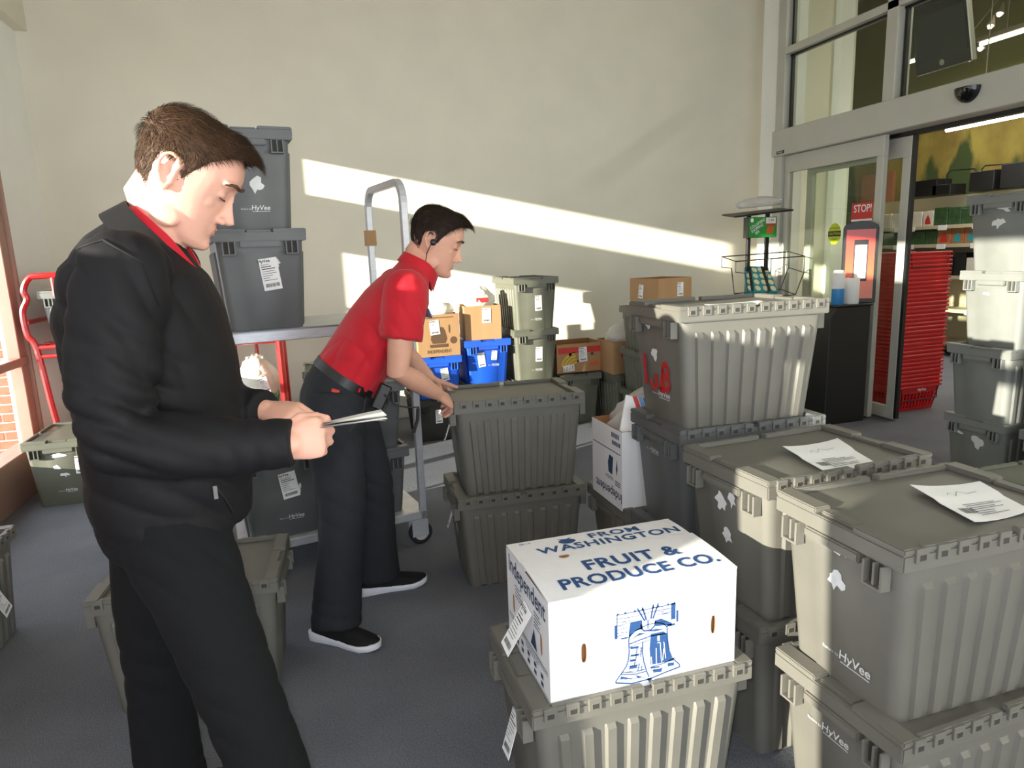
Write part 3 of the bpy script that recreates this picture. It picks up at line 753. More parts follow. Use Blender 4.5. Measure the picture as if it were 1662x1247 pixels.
def carton(label, x0, x1, y0, y1, z0, z1, rz=0.0, m='card', inner='card_in', group='cartons', name='carton', flaps=(), full=None, open_top=True):
    """open cardboard carton with walls of real thickness; local origin = centre of base"""
    w, d, h = (x1 - x0) / 2, (y1 - y0) / 2, z1 - z0; t = 0.006
    c = thing(name, label, 'box', ((x0 + x1) / 2, (y0 + y1) / 2, z0), math.radians(rz), group)
    b = MB()
    o = [(-w, -d), (w, -d), (w, d), (-w, d)]; i_ = [(-w + t, -d + t), (w - t, -d + t), (w - t, d - t), (-w + t, d - t)]
    V = [(x, y, 0) for x, y in o] + [(x, y, h) for x, y in o] + [(x, y, h) for x, y in i_] + [(x, y, t) for x, y in i_]
    b.add(V, [(3, 2, 1, 0)] + [(k, (k + 1) % 4, 4 + (k + 1) % 4, 4 + k) for k in range(4)], 0)
    b.add(V, [(4 + k, 4 + (k + 1) % 4, 8 + (k + 1) % 4, 8 + k) for k in range(4)] + [(8 + k, 8 + (k + 1) % 4, 12 + (k + 1) % 4, 12 + k) for k in range(4)] + [(12, 13, 14, 15)], 1)
    b.build('body', [m, inner], c)
    return c, w, d, h

def bag_blob(name, parent_or_none, c, r, m, seed=0, tail=None, flat=0.25, loc=(0, 0, 0), rz=0):
    """crumpled plastic bag: noisy closed form"""
    rnd = np.random.RandomState(seed); nu, nv = 28, 18
    ph = rnd.uniform(0, 6.28, (6, 3)); fr = rnd.uniform(1.5, 6.0, (6, 3))
    rings = []
    for i in range(1, nv):
        la = math.pi * i / nv - math.pi / 2; ring = []
        for j in range(nu):
            lo = 2 * math.pi * j / nu
            x, y, z = math.cos(la) * math.cos(lo), math.cos(la) * math.sin(lo), math.sin(la)
            s = 1.0
            for k in range(6):
                s += 0.085 * abs(math.sin(fr[k, 0] * x * 1.3 + fr[k, 1] * y * 1.3 + fr[k, 2] * z + ph[k, 0])) - 0.045
            zz = max(z * s, -1 + flat)
            if tail and z > 0.55:
                a = (z - 0.55) / 0.45; x, y = x * (1 - 0.3 * a) + tail[0] * a, y * (1 - 0.3 * a) + tail[1] * a; zz += tail[2] * a
            ring.append((c[0] + r[0] * x * s, c[1] + r[1] * y * s, c[2] + r[2] * zz))
        rings.append(ring)
    m_ = MB().loft(rings)
    o = m_.build(name, m, parent_or_none, smooth=True, angle=60)
    return o

# tall open white box with groceries
c, w, d, h = carton('tall open white carton printed upside down, groceries inside', 1.125, 1.50, 2.315, 2.60, TH + 0.002, 0.735, 0, 'whitebox', 'card_in', group='white cartons', name='produce_box')
q = MB(); L_ = plane_fn((-w - 0.0008, 0, 0), (0, -1, 0), (0, 0, 1))
put_text(q, 'Independent', L_, 0.02, 0.05, 0.055, rot=math.pi, sx=0.9, bold=0.012)
put_rect(q, L_, -0.13, 0.13, 0.225, 0.229)
put_poly(q, L_, [(0.02, 0.13), (0.055, 0.125), (0.065, 0.20), (0.03, 0.205), (0.015, 0.17)]); put_poly(q, L_, [(0.095, 0.13), (0.105, 0.16), (0.098, 0.20), (0.09, 0.16)])
for k in range(6):
    put_rect(q, L_, 0.05 + 0.012 * k, 0.058 + 0.012 * k, 0.285, 0.305); put_rect(q, L_, 0.055 + 0.013 * k, 0.064 + 0.013 * k, 0.255, 0.272)
for k in range(3): put_rect(q, L_, 0.08, 0.13, 0.090 + 0.008 * k, 0.094 + 0.008 * k)
put_text(q, 'WASH', L_, 0.03, 0.11, 0.025, rot=math.pi)
q.build('side_print', 'inknavy', c)
gb_ = tag(bag_blob('grocery_bag', None, (0, 0, 0.11), (0.125, 0.115, 0.125), 'plasticclear', 3, tail=(0.1, -0.2, 0.35)), 'clear bag of groceries inside the tall white carton', 'bag', 'plastic bags'); gb_.location = (1.285, 2.455, 0.595)
for k in range(7):
    a = k * 0.9; cc = bpy.data.objects.new('grocery_item', MB().ell((0.055 * math.cos(a), 0.055 * math.sin(a), 0.1 + 0.02 * (k % 3)), (0.03, 0.022, 0.03), 9, 6).mesh('grocery_item', [('redprint', 'bluewipe', 'green', 'orange', 'cream', 'redprint', 'bluewipe')[k]], smooth=True))
    COL.objects.link(cc); cc.parent = gb_
pk = thing('snack_carton', 'white packet with blue and red stripes in tall white carton', 'packet', (1.20, 2.365, 0.775), 0.5)
pk.rotation_euler = (-0.20, 0.18, -0.45)
MB().box(-0.045, 0.045, -0.02, 0.02, -0.1, 0.085).build('pack', 'paper', pk, bevel=0.003)
for k, (a, b2, mm) in enumerate(((-0.02, 0.0, 'redprint'), (0.002, 0.02, 'bluewipe'), (0.021, 0.026, 'inkblue'))):
    mbb = MB(); put_poly(mbb, plane_fn((0, -0.0206, 0), (1, 0, 0), (0, 0, 1)), [(a, 0.085), (b2, 0.085), (b2 + 0.035, 0.02), (a + 0.035, 0.02)]); mbb.build('stripe', mm, pk)

# cartons in the back row
c, w, d, h = carton('brown carton with dark printed emblem on the blue tote', 0.785, 1.115, 5.13, 5.42, 0.672, 0.995, 2, group='back wall cartons')
FFc = plane_fn((0, -d - 0.0008, 0), (1, 0, 0), (0, 0, 1))
q = MB()
put_poly(q, FFc, [(-0.05, 0.10), (0.05, 0.10), (0.065, 0.135), (0.05, 0.20), (0.035, 0.225), (-0.035, 0.225), (-0.05, 0.20), (-0.065, 0.135)])
put_poly(q, FFc, [(-0.07, 0.07), (0.07, 0.07), (0.075, 0.095), (-0.075, 0.095)])
put_text(q, 'INDEPENDENT', FFc, 0.0, 0.038, 0.036, bold=0.02, sx=0.8)
put_poly(q, FFc, [(0.115 + 0.028 * math.cos(k * math.pi / 8), 0.12 + 0.028 * math.sin(k * math.pi / 8)) for k in range(16)])
put_poly(q, FFc, [(0.085 + 0.007 * math.cos(k * math.pi / 5), 0.21 + 0.035 * math.sin(k * math.pi / 5)) for k in range(10)])
put_rect(q, FFc, -0.12, 0.12, 0.296, 0.303)
q.build('emblem_print', 'inkbrown', c)
ship_label(c, lambda u, v, h=0: FFc(u, v, h), -0.03, 0.225, 0.08, 0.075, 0.11)
mbg = tag(bag_blob('paper_wrap', None, (0, 0, 0.05), (0.10, 0.08, 0.06), 'plasticbag', 11), 'white wrap bulging from the printed brown carton', 'bag', 'plastic bags'); mbg.location = (1.0, 5.28, 0.965)
MB().box(-0.16, 0.0, 0.0, 0.004, 0, 0.06).build('flap', 'card', c).location = (0.0, d, h)

c, w, d, h = carton('plain brown carton with a bag, on the blue tote', 1.185, 1.475, 5.17, 5.46, TH * 1.85 + 0.014, 1.04, -4, group='back wall cartons')
FFc = plane_fn((0, -d - 0.0008, 0), (1, 0, 0), (0, 0, 1)); ship_label(c, lambda u, v, h=0: FFc(u, v, h), 0.03, 0.19, -0.02, 0.07, 0.115)
bg1 = tag(bag_blob('plastic_bag', None, (0, 0, 0.10), (0.115, 0.11, 0.11), 'plasticbag', 5), 'bright white bag in the plain carton on blue tote', 'bag', 'plastic bags'); bg1.location = (1.33, 5.315, 0.965)
MB().box(-0.05, 0.05, -0.118, -0.09, 0.10, 0.135).build('red_strip', 'redprint', bg1, bevel=0.004)

c, w, d, h = carton('banana carton with red band and yellow fruit print', 1.965, 2.385, 5.26, 5.58, TH + 0.016, 0.67, 0, group='back wall cartons', name='banana_carton')
FFc = plane_fn((0, -d - 0.0008, 0), (1, 0, 0), (0, 0, 1)); FLc = plane_fn((-w - 0.0008, 0, 0), (0, -1, 0), (0, 0, 1))
q = MB(); put_rect(q, FFc, -w + 0.012, w - 0.01, 0.165, 0.215); put_rect(q, FLc, -d, d, 0.165, 0.215); q.build('red_band', 'redprint', c)
for k in range(4):
    q = MB(); put_stroke(q, FFc, [(-0.02 - (0.06 + 0.028 * k) * math.cos(a), 0.055 + (0.03 + 0.028 * k) * math.sin(a)) for a in [i * 0.2 for i in range(0, 8)]], 0.018); q.build('banana_print', 'yellow', c)
q = MB(); put_poly(q, FFc, [(0.08, 0.045), (0.17, 0.05), (0.17, 0.085), (0.09, 0.08)]); q.build('orange_print', 'orange', c)
q = MB(); [put_poly(q, FFc, [(a + 0.016 * math.cos(k * 0.6283), z_ + 0.014 * math.sin(k * 0.6283)) for k in range(10)]) for a, z_ in ((-0.09, 0.155), (0.11, 0.150))]; put_rect(q, FFc, -0.03, 0.05, 0.085, 0.105); q.build('vent_hole', 'inkbrown', c)
ship_label(c, lambda u, v, h=0: FFc(u, v, h), 0.025, 0.15, 0.05, 0.075, 0.125)
ship_label(c, lambda u, v, h=0: FFc(u, v, h), -0.105, 0.04, 1.65, 0.055, 0.1)

c, w, d, h = carton('plain carton with plastic film, right of the banana carton', 2.36, 2.72, 5.0, 5.32, TH + 0.016, 0.695, 0, group='back wall cartons')
FFc = plane_fn((0, -d - 0.0008, 0), (1, 0, 0), (0, 0, 1)); ship_label(c, lambda u, v, h=0: FFc(u, v, h), -0.02, 0.15, -0.03, 0.07, 0.12)
q = MB(); put_poly(q, FFc, [(-0.10 + 0.011 * math.cos(k * 0.6283), 0.155 + 0.02 * math.sin(k * 0.6283)) for k in range(10)]); q.build('red_mark', 'redprint', c)
bg2 = tag(bag_blob('plastic_film', None, (0, 0, 0.06), (0.15, 0.12, 0.09), 'plasticclear', 8, tail=(-0.1, 0.0, 0.3)), 'crumpled clear film on the carton right of bananas', 'bag', 'plastic bags'); bg2.location = (2.53, 5.16, 0.655)

c, w, d, h = carton('brown carton turned corner-on above the 138 tote', 2.40, 2.73, 4.45, 4.76, 1.0, 1.215, 14, group='back wall cartons')
FFc = plane_fn((0, -d - 0.0008, 0), (1, 0, 0), (0, 0, 1)); ship_label(c, lambda u, v, h=0: FFc(u, v, h), 0.05, 0.13, 0, 0.06, 0.1)
FLc = plane_fn((-w - 0.0008, 0, 0), (0, -1, 0), (0, 0, 1)); ship_label(c, lambda u, v, h=0: FLc(u, v, h), -0.03, 0.12, -0.1, 0.05, 0.1)

# ---- papers
def paper(name, label, pts, z, curl=0.012, lines=True, twist=0.0):
    """folded sheet lying on a lid: pts = 4 corners in world x,y"""
    cx = sum(p[0] for p in pts) / 4; cy = sum(p[1] for p in pts) / 4
    o = thing(name, label, 'paper', (cx, cy, z), 0, 'pick lists on the totes')
    P = [Vector((p[0] - cx, p[1] - cy)) for p in pts]
    def F(u, v, h=0.0):
        a = P[0].lerp(P[1], u); b2 = P[3].lerp(P[2], u); q_ = a.lerp(b2, v)
        return Vector((q_.x, q_.y, 0.001 + h + curl * (abs(u - 0.5) * 2) ** 2.2 * 0.6 + curl * (0.5 if v < 0.48 else 0.0) * (1 - v)))
    n = 10; m = MB()
    V = [F(i / n, j / n) for j in range(n + 1) for i in range(n + 1)] + [F(i / n, j / n, 0.0012) for j in range(n + 1) for i in range(n + 1)]
    k = (n + 1) ** 2; fs = []
    for j in range(n):
        for i in range(n):
            a = j * (n + 1) + i; fs += [(a, a + n + 1, a + n + 2, a + 1), (k + a, k + a + 1, k + a + n + 2, k + a + n + 1)]
    ed = [i for i in range(n)] + [n + j * (n + 1) for j in range(n)] + [k - 1 - i for i in range(n)] + [(n - j) * (n + 1) for j in range(n)]
    fs += [(ed[i], ed[(i + 1) % len(ed)], k + ed[(i + 1) % len(ed)], k + ed[i]) for i in range(len(ed))]
    m.add(V, fs); m.build('sheet', 'paper', o, smooth=True)
    q = MB(); G = lambda u, v, h=0.0: F(u, v, 0.0024)
    rnd = random.Random(int(cx * 1000))
    for i in range(7):
        v = 0.56 + 0.05 * i; put_rect(q, G, 0.3, 0.3 + rnd.uniform(0.2, 0.6), v, v + 0.012)
    x = 0.12
    while x < 0.32: put_rect(q, G, x, x + 0.012, 0.66, 0.80); x += rnd.choice((0.018, 0.026))
    q.build('print', 'ink', o)
    q = MB(); put_stroke(q, G, [(0.3, 0.3), (0.36, 0.24), (0.4, 0.34), (0.5, 0.22), (0.6, 0.3), (0.75, 0.28)], 0.008); q.build('handwriting', 'inknavy', o)
    return o
paper('pick_list', 'folded white sheet on the tote behind the nearest one', [(1.325, 1.64), (1.53, 1.645), (1.46, 1.43), (1.285, 1.42)], 2 * TH + 0.001)
paper('pick_list', 'folded white sheet on the nearest large tote', [(1.384, 1.245), (1.555, 1.20), (1.50, 1.035), (1.33, 1.03)], 2 * TH + 0.001)
paper('pick_list', 'white sheet flat on the tote painted 138', [(1.30, 2.03), (1.53, 2.05), (1.50, 1.94), (1.33, 1.95)], 3 * TH + 0.001, 0.004)

# ------------------------------------------------------------------ steel stock cart
CA = math.radians(11)
cart = thing('stock_cart', 'two-deck steel stock cart with tall loop handle', 'cart', (0.0, 3.12, 0.0), CA)
# local x along the cart, y across (away from the camera); near right corner at (+0.50, 0)
MB().box(-0.42, 0.50, 0.0, 0.60, 1.135, 1.147).box(-0.42, 0.50, 0.0, 0.012, 1.095, 1.147).box(-0.42, 0.50, 0.588, 0.60, 1.095, 1.147).box(-0.42, -0.408, 0, 0.6, 1.095, 1.147).box(0.488, 0.50, 0, 0.6, 1.095, 1.147).build('top_deck', 'steel', cart, bevel=0.003)
MB().box(-0.42, 0.50, 0.0, 0.035, 0.145, 0.185).box(-0.42, 0.50, 0.565, 0.60, 0.145, 0.185).box(-0.42, -0.385, 0, 0.6, 0.145, 0.185).box(0.465, 0.50, 0, 0.6, 0.145, 0.185).box(-0.4, 0.48, 0.01, 0.59, 0.178, 0.186).build('bottom_deck', 'steel', cart, bevel=0.003)
for y in (0.018, 0.582):
    MB().tube([(-0.40, y, 0.16), (-0.40, y, 1.14)], 0.02, 4, sq=True).build('post', 'steel', cart)
hp = [(0.482, 0.018, 0.16), (0.482, 0.018, 1.0), (0.482, 0.018, 1.68)] + [(0.482, 0.018 + 0.09 - 0.09 * math.cos(a), 1.68 + 0.10 * math.sin(a)) for a in [k * math.pi / 12 for k in range(1, 7)]]
hp += [(0.482, 0.60 - p[1], p[2]) for p in reversed(hp)]
hl = MB().tube(hp, 0.023, 4, sq=True).build('loop_handle', 'steel', cart, bevel=0.003)
MB().box(0.457, 0.507, 0.553, 0.608, 1.50, 1.58).build('tape_wrap', 'card', hl)
for x in (-0.36, 0.45):
    for y in (0.04, 0.56):
        f = MB().box(x - 0.045, x + 0.045, y - 0.03, y + 0.03, 0.135, 0.145).box(x - 0.03, x + 0.055, y - 0.030, y - 0.024, 0.05, 0.135).box(x - 0.03, x + 0.055, y + 0.024, y + 0.030, 0.05, 0.135).build('caster_fork', 'steel', cart, bevel=0.002)
        ring = lambda r, yy: [(x + 0.02 + r * math.cos(a * math.pi / 10), yy, 0.0605 + r * math.sin(a * math.pi / 10)) for a in range(20)]
        MB().loft([ring(0.052, y - 0.018), ring(0.060, y - 0.012), ring(0.060, y + 0.012), ring(0.052, y + 0.018)]).build('wheel', 'rubber', f, smooth=True)
        MB().loft([ring(0.036, y - 0.020), ring(0.036, y + 0.020)]).build('hub', 'rubber_grey', f)
def on_cart(x, y): return (x * math.cos(CA) - y * math.sin(CA), 3.12 + x * math.sin(CA) + y * math.cos(CA))
p = on_cart(-0.155, 0.275); tote('dark grey tote on the cart deck with a white label', p[0], p[1], 99, 1.148, 'tote_cool', labels=((0.03, 0.235, 0.12, 0.075, 0.135),), scraps=((0.06, 0.28, 0.04, 0.05),), group='totes on the steel cart', **NEAR)
p = on_cart(-0.17, 0.28); tote('upper grey tote stacked highest on the steel cart', p[0], p[1], 98, 1.148 + TH, 'tote_cool', logo_at=(0.04, 0.10, 0.028), scraps=((0.0, 0.33, 0.1, 0.04), (0.03, 0.19, 0.08, 0.09)), group='totes on the steel cart', **NEAR)
p = on_cart(-0.165, 0.29); tote('tote on the lower deck of the cart with big label', p[0], p[1], 99, 0.187, 'tote_cool', labels=((0.03, 0.25, 0.14, 0.075, 0.125),), logo_at=(0.05, 0.095, 0.026), scraps=((0.075, 0.23, 0.02, 0.06),), group='totes on the steel cart', **NEAR)
for k, lb in enumerate(('lower shallow tote on the cart behind the polo man', 'upper shallow tote on the cart behind the polo man')):
    p = on_cart(0.245, 0.30); tote(lb, p[0], p[1], 100, 0.187 + k * 0.328, 'tote_cool', zs=0.80, labels=((-0.02, 0.14 + 0.05 * k, 0.0, 0.055, 0.1),), group='totes on the steel cart', **NEAR)

# ------------------------------------------------------------------ red cart by the left wall
rc = thing('red_cart', 'red tube-frame picking cart with wire shelf', 'cart', (0, 0, 0))
RX0, RX1, RY0, RY1 = -1.74, -0.21, 5.20, 5.78
def smooth_path(P, k=5):
    P = [Vector(p) for p in P]; out = []
    for i in range(len(P) - 1):
        a, b, c, d_ = P[max(i - 1, 0)], P[i], P[i + 1], P[min(i + 2, len(P) - 1)]
        for j in range(k):
            t = j / k; out.append(0.5 * ((2 * b) + (c - a) * t + (2 * a - 5 * b + 4 * c - d_) * t * t + (3 * b - a - 3 * c + d_) * t ** 3))
    return out + [P[-1]]
def rt(pts, r, nm, par=rc, n=8): return MB().tube(pts, r, n).build(nm, 'red', par, smooth=True)
for y in (RY0, RY1):
    rt([(RX1, y, 0.12), (RX1, y, 1.16)], 0.026, 'post')
    rt(smooth_path([(RX0 + 0.08, y, 0.12), (RX0 + 0.04, y, 0.5), (RX0 + 0.005, y, 0.92), (RX0 - 0.035, y, 1.02), (RX0 - 0.04, y, 1.17), (RX0 - 0.005, y, 1.25), (RX0 - 0.015, y, 1.31), (RX0 + 0.025, y, 1.385), (RX0 + 0.10, y, 1.40), (RX0 + 0.5, y, 1.40)]), 0.020, 'loop_post')
rt([(RX0 + 0.12, RY0, 1.40), (RX0 + 0.12, RY1, 1.40)], 0.016, 'cross_tube')
rt([(RX0 - 0.03, RY0, 1.1), (RX0 - 0.03, RY1, 1.1)], 0.016, 'cross_tube')
for z in (0.93, 0.87):
    for y in (RY0, RY1): rt([(RX0, y, z), (RX1, y, z)], 0.013, 'shelf_rail')
for x in (RX0 + 0.14, RX0 + 0.27): rt([(x, RY1, 0.12), (x, RY1, 0.93)], 0.014, 'upright_bar')
for x in (RX0 + 0.16, RX0 + 0.25, RX0 + 0.34): rt([(x, RY0, 1.27), (x, RY0, 1.40)], 0.014, 'upright_bar')
for x in (-0.57, -0.41): rt([(x, RY1, 0.6), (x, RY1, 1.12)], 0.014, 'upright_bar')
for k in range(16):
    x = RX0 + 0.05 + k * 0.096; rt([(x, RY0, 0.94), (x, RY1, 0.94)], 0.0035, 'shelf_wire', n=5)
for k in range(6):
    y = RY0 + 0.06 + k * 0.096; rt([(RX0, y, 0.945), (RX1, y, 0.945)], 0.0035, 'shelf_wire', n=5)
rt([(RX1, RY0, 1.14), (RX1, RY1, 1.14)], 0.016, 'cross_tube')
MB().box(RX0 + 0.08, RX1, RY0, RY1, 0.11, 0.14).build('base', 'red', rc, bevel=0.004)
for x in (RX0 + 0.14, RX1 - 0.05):
    for y in (RY0 + 0.05, RY1 - 0.05):
        rg = lambda r, yy: [(x + r * math.cos(a * math.pi / 8), yy, 0.055 + r * math.sin(a * math.pi / 8)) for a in range(16)]
        MB().loft([rg(0.054, y - 0.014), rg(0.054, y + 0.014)]).build('wheel', 'rubber', rc)
pl = MB().box(RX0 + 0.20, RX0 + 0.32, RY0 - 0.02, RY0 - 0.012, 1.28, 1.39).build('sign_plate', 'red', rc, bevel=0.003)
q = MB(); FP = plane_fn((RX0 + 0.26, RY0 - 0.0208, 1.335), (1, 0, 0), (0, 0, 1)); put_text(q, 'HyVee', FP, 0, -0.02, 0.03, bold=0.01); put_poly(q, FP, [(-0.02, 0.0), (0.0, 0.045), (0.005, 0.01), (0.03, 0.035), (0.015, 0.0)]); q.build('lettering', 'print_white', pl)
tote('grey tote riding on the red cart by the window', -1.50, 5.50, 90, 0.95, 'tote_pale', zs=0.82, group='totes near the red cart')
tote('lower grey tote standing inside the red cart frame', -0.46, 5.50, 90, 0.14, 'tote_olive', zs=0.62, group='totes near the red cart')
tote('lower tote just right of the red cart', 0.13, 5.10, 90, 0, 'tote_olive', zs=0.80, group='totes near the red cart')
tote('upper tote just right of the red cart, lid behind belt', 0.13, 5.10, 90, 0.328, 'tote_olive', zs=0.80, group='totes near the red cart')
MBX = MB().box(-0.12, 0.18, -0.05, 0.05, 0, 0.012)
o = tag(MBX.build('flat_packet', 'paper'), 'thin white packet lying on the red wire shelf', 'packet'); o.location = (-0.46, 5.32, 0.95)
# shopping bag on that tote
sb = thing('shopping_bag', 'cream plastic shopping bag with label behind the black sleeve', 'bag', (-0.40, 5.36, 0.396))
bag_blob('bag_body', sb, (0, 0, 0.145), (0.145, 0.10, 0.17), 'plasticbag', 21, tail=(0.0, 0.0, 0.25))
for s in (-1, 1): MB().tube([(0.05 * s, 0, 0.28), (0.055 * s, -0.02, 0.35), (0.02 * s, -0.02, 0.37), (0.0, 0.0, 0.29)], 0.010, 6).build('bag_handle', 'plasticbag', sb, smooth=True)
ship_label(sb, plane_fn((0.055, -0.122, 0.15), (1, 0.1, 0), (0, 0.15, 1)), 0, 0, 0.25, 0.06, 0.115)
bag_blob('salad_pack', sb, (0.03, -0.03, 0.04), (0.10, 0.09, 0.06), 'green', 4)
bag_blob('meat_pack', sb, (-0.115, -0.035, 0.09), (0.06, 0.07, 0.08), 'redprint', 6)
ct = carton('small brown carton with white wrapping on the window tote', -1.50, -1.28, 4.99, 5.12, TH + 0.016, 0.56, 0, group='cartons on the left')
wr = tag(bag_blob('paper_wrap', None, (0, 0, 0.06), (0.06, 0.05, 0.11), 'plasticbag', 31), 'white wrapping standing in the small left carton', 'bag', 'plastic bags'); wr.location = (-1.36, 5.055, 0.515)

# ------------------------------------------------------------------ by the doors: kiosk, rack, baskets
ki = thing('wipe_station', 'black cleaning-wipe stand with red phone poster beside the glass door', 'stand', (4.04, 4.42, 0))
prof = [(-0.19, 0.0), (0.20, 0.0), (0.20, 0.935), (-0.13, 0.935), (-0.185, 0.84)]
MB().prism(prof, lambda u, v, h: Vector((u, -0.13 + h, v)), 0.26).build('cabinet', 'black', ki, bevel=0.006)
MB().box(-0.14, 0.21, -0.14, 0.14, 0.935, 0.95).build('ledge', 'black', ki, bevel=0.003)
arch = [(-0.015, 0.95), (0.235, 0.95), (0.235, 1.53)] + [(0.11 + 0.125 * math.cos(a), 1.53 + 0.055 * math.sin(a)) for a in [k * math.pi / 8 for k in range(1, 8)]] + [(-0.015, 1.53)]
pn = MB().prism(arch, lambda u, v, h: Vector((u, 0.02 + h, v)), 0.05).build('poster_frame', 'black', ki, bevel=0.004)
pn.matrix_local = Matrix.Translation((0.165, -0.02, 0)) @ Matrix.Rotation(math.radians(-38), 4, 'Z') @ Matrix.Translation((-0.11, -0.045, 0))
PF = plane_fn((0, 0.0185, 0), (1, 0, 0), (0, 0, 1))
def grad_red():
    m = bpy.data.materials.new('red_poster'); m.use_nodes = True; nt = m.node_tree; b = nt.nodes['Principled BSDF']
    tc = nt.nodes.new('ShaderNodeTexCoord'); sp = nt.nodes.new('ShaderNodeSeparateXYZ'); cr = nt.nodes.new('ShaderNodeValToRGB')
    mr = nt.nodes.new('ShaderNodeMapRange'); mr.inputs['From Min'].default_value = 0.95; mr.inputs['From Max'].default_value = 1.55
    nt.links.new(tc.outputs['Object'], sp.inputs[0]); nt.links.new(sp.outputs['Z'], mr.inputs[0]); nt.links.new(mr.outputs[0], cr.inputs[0])
    cr.color_ramp.elements[0].color = srgb(232, 120, 70); cr.color_ramp.elements[1].color = srgb(206, 44, 48)
    nt.links.new(cr.outputs[0], b.inputs['Base Color']); b.inputs['Roughness'].default_value = 0.25
    return m
M['redposter'] = grad_red()
q = MB(); put_rect(q, PF, 0.008, 0.212, 0.985, 1.52); po = q.build('poster', 'redposter', pn)
q = MB(); P2_ = lambda u, v, h=0: PF(u, v, 0.0008); put_rect(q, P2_, 0.065, 0.165, 1.12, 1.44); q.build('phone_print', 'black', po)
q = MB(); P3_ = lambda u, v, h=0: PF(u, v, 0.0014); put_rect(q, P3_, 0.073, 0.157, 1.14, 1.40); ps = q.build('phone_screen_print', 'phonewhite', po)
q = MB(); P4_ = lambda u, v, h=0: PF(u, v, 0.0020); put_text(q, 'HyVee', P4_, 0.115, 1.375, 0.022, bold=0.01); q.build('lettering', 'redprint', ps)
def cyl(r, z0, z1, m, nm, parent, n=18, r1=None):
    rg = lambda rr, z: [(rr * math.cos(2 * math.pi * a / n), rr * math.sin(2 * math.pi * a / n), z) for a in range(n)]
    r1 = r1 or r
    return MB().loft([rg(r * 0.94, z0), rg(r, z0 + 0.004), rg(r1, z1 - 0.004), rg(r1 * 0.94, z1)]).build(nm, m, parent, smooth=True, angle=50)
w1 = thing('wipe_canister', 'blue and white wipe canister on the black stand', 'canister', (3.955, 4.335, 0.951))
cyl(0.045, 0, 0.20, 'bluewipe', 'body', w1); cyl(0.045, 0.12, 0.235, 'paper', 'upper_label', w1).scale = (1.01, 1.01, 1); cyl(0.043, 0.235, 0.265, 'paper', 'lid', w1, r1=0.035)
w2 = thing('paper_roll', 'plain white roll standing on the black stand', 'roll', (4.085, 4.335, 0.951)); cyl(0.055, 0, 0.20, 'paper', 'roll', w2); cyl(0.02, 0.20, 0.206, 'card_in', 'core', w2)

# signs on the glass
sg = tag(MB().box(4.309, 4.313, 4.405, 4.62, 1.585, 1.73).build('stop_sign', 'redprint'), 'red rectangular STOP! notice fixed to the glass door', 'sign')
q = MB(); S_ = plane_fn((4.3084, 4.505, 1.685), (0, -1, 0), (0, 0, 1)); put_text(q, 'STOP!', S_, 0, -0.002, 0.082, bold=0.015, sx=0.85); q.build('lettering', 'paper', sg)
q = MB(); put_rect(q, S_, -0.115, 0.10, -0.098, -0.082); q.build('white_band', 'paper', sg)
ov = tag(MB().prism([(0.073 * math.cos(a * math.pi / 14), 0.088 * math.sin(a * math.pi / 14)) for a in range(28)], lambda u, v, h: Vector((4.3115 + h, 4.80 - u, 1.498 + v)), 0.002).build('caution_sticker', 'lime'), 'yellow-green oval automatic door caution sticker', 'sign')
q = MB(); S_ = plane_fn((4.311, 4.80, 1.498), (0, -1, 0), (0, 0, 1)); put_rect(q, S_, -0.073, 0.073, -0.022, 0.022); put_text(q, 'AUTOMATIC', S_, 0, 0.045, 0.021); put_text(q, 'DOOR', S_, 0, -0.045, 0.021); q.build('lettering', 'black', ov)
q = MB(); S2 = plane_fn((4.3102, 4.80, 1.498), (0, -1, 0), (0, 0, 1)); put_text(q, 'CAUTION', S2, 0, 0.0, 0.030, bold=0.01); q.build('caution_lettering', 'lime', ov)
# security dome on the header
dm = MB(); n = 16
dm.loft([[(0, 0.085 * math.cos(math.pi + math.pi * a / n) * c, -0.005 + 0.095 * math.sin(math.pi + math.pi * a / n) * c) for a in range(n + 1)] for c in (1.0,)] + [[(-0.075 * s, 0.085 * math.cos(math.pi + math.pi * a / n) * c, -0.005 + 0.095 * math.sin(math.pi + math.pi * a / n) * c) for a in range(n + 1)] for s, c in ((0.3, 0.98), (0.6, 0.85), (0.85, 0.6), (1.0, 0.25))])
M['domegloss'] = mat('smoked_dome', (14, 14, 16), 0.08)
o = tag(dm.build('door_sensor', 'domegloss', smooth=True), 'glossy black half-dome sensor on the door header', 'sensor'); o.location = (4.25, 3.61, 2.39)

# display rack
rk = thing('display_rack', 'black two-post display rack with green price sign', 'rack', (3.85, 5.2, 0))
for x in (-0.095, 0.095): MB().box(x - 0.017, x + 0.017, -0.012, 0.012, 0, 1.70).build('post', 'black', rk, bevel=0.002)
MB().box(-0.2, 0.2, -0.16, 0.16, 0, 0.02).build('base', 'black', rk, bevel=0.003)
tr = MB().box(-0.28, 0.26, -0.12, 0.12, 0, 0.014).build('top_tray', 'black', rk, bevel=0.003); tr.location = (0, 0, 1.70); tr.rotation_euler = (0.12, -0.08, -0.15)
bxs = MB().box(-0.165, 0.12, -0.10, -0.02, 1.49, 1.665).build('sign_box', 'black', rk, bevel=0.003)
SF = plane_fn((-0.02, -0.1008, 1.578), (1, 0, 0), (0, 0, 1))
q = MB(); put_rect(q, SF, -0.143, 0.135, -0.085, 0.085); gs = q.build('green_face', 'green', bxs)
SF2 = lambda u, v, h=0: SF(u, v, 0.0008); q = MB()
for k, w_ in enumerate(('COLLAPSIBLE', 'SHOPPING', 'BIN')): put_text(q, w_, SF2, -0.06 + 0.0 * k, 0.028 - 0.036 * k, 0.034, rot=0.5, bold=0.01, sx=0.8)
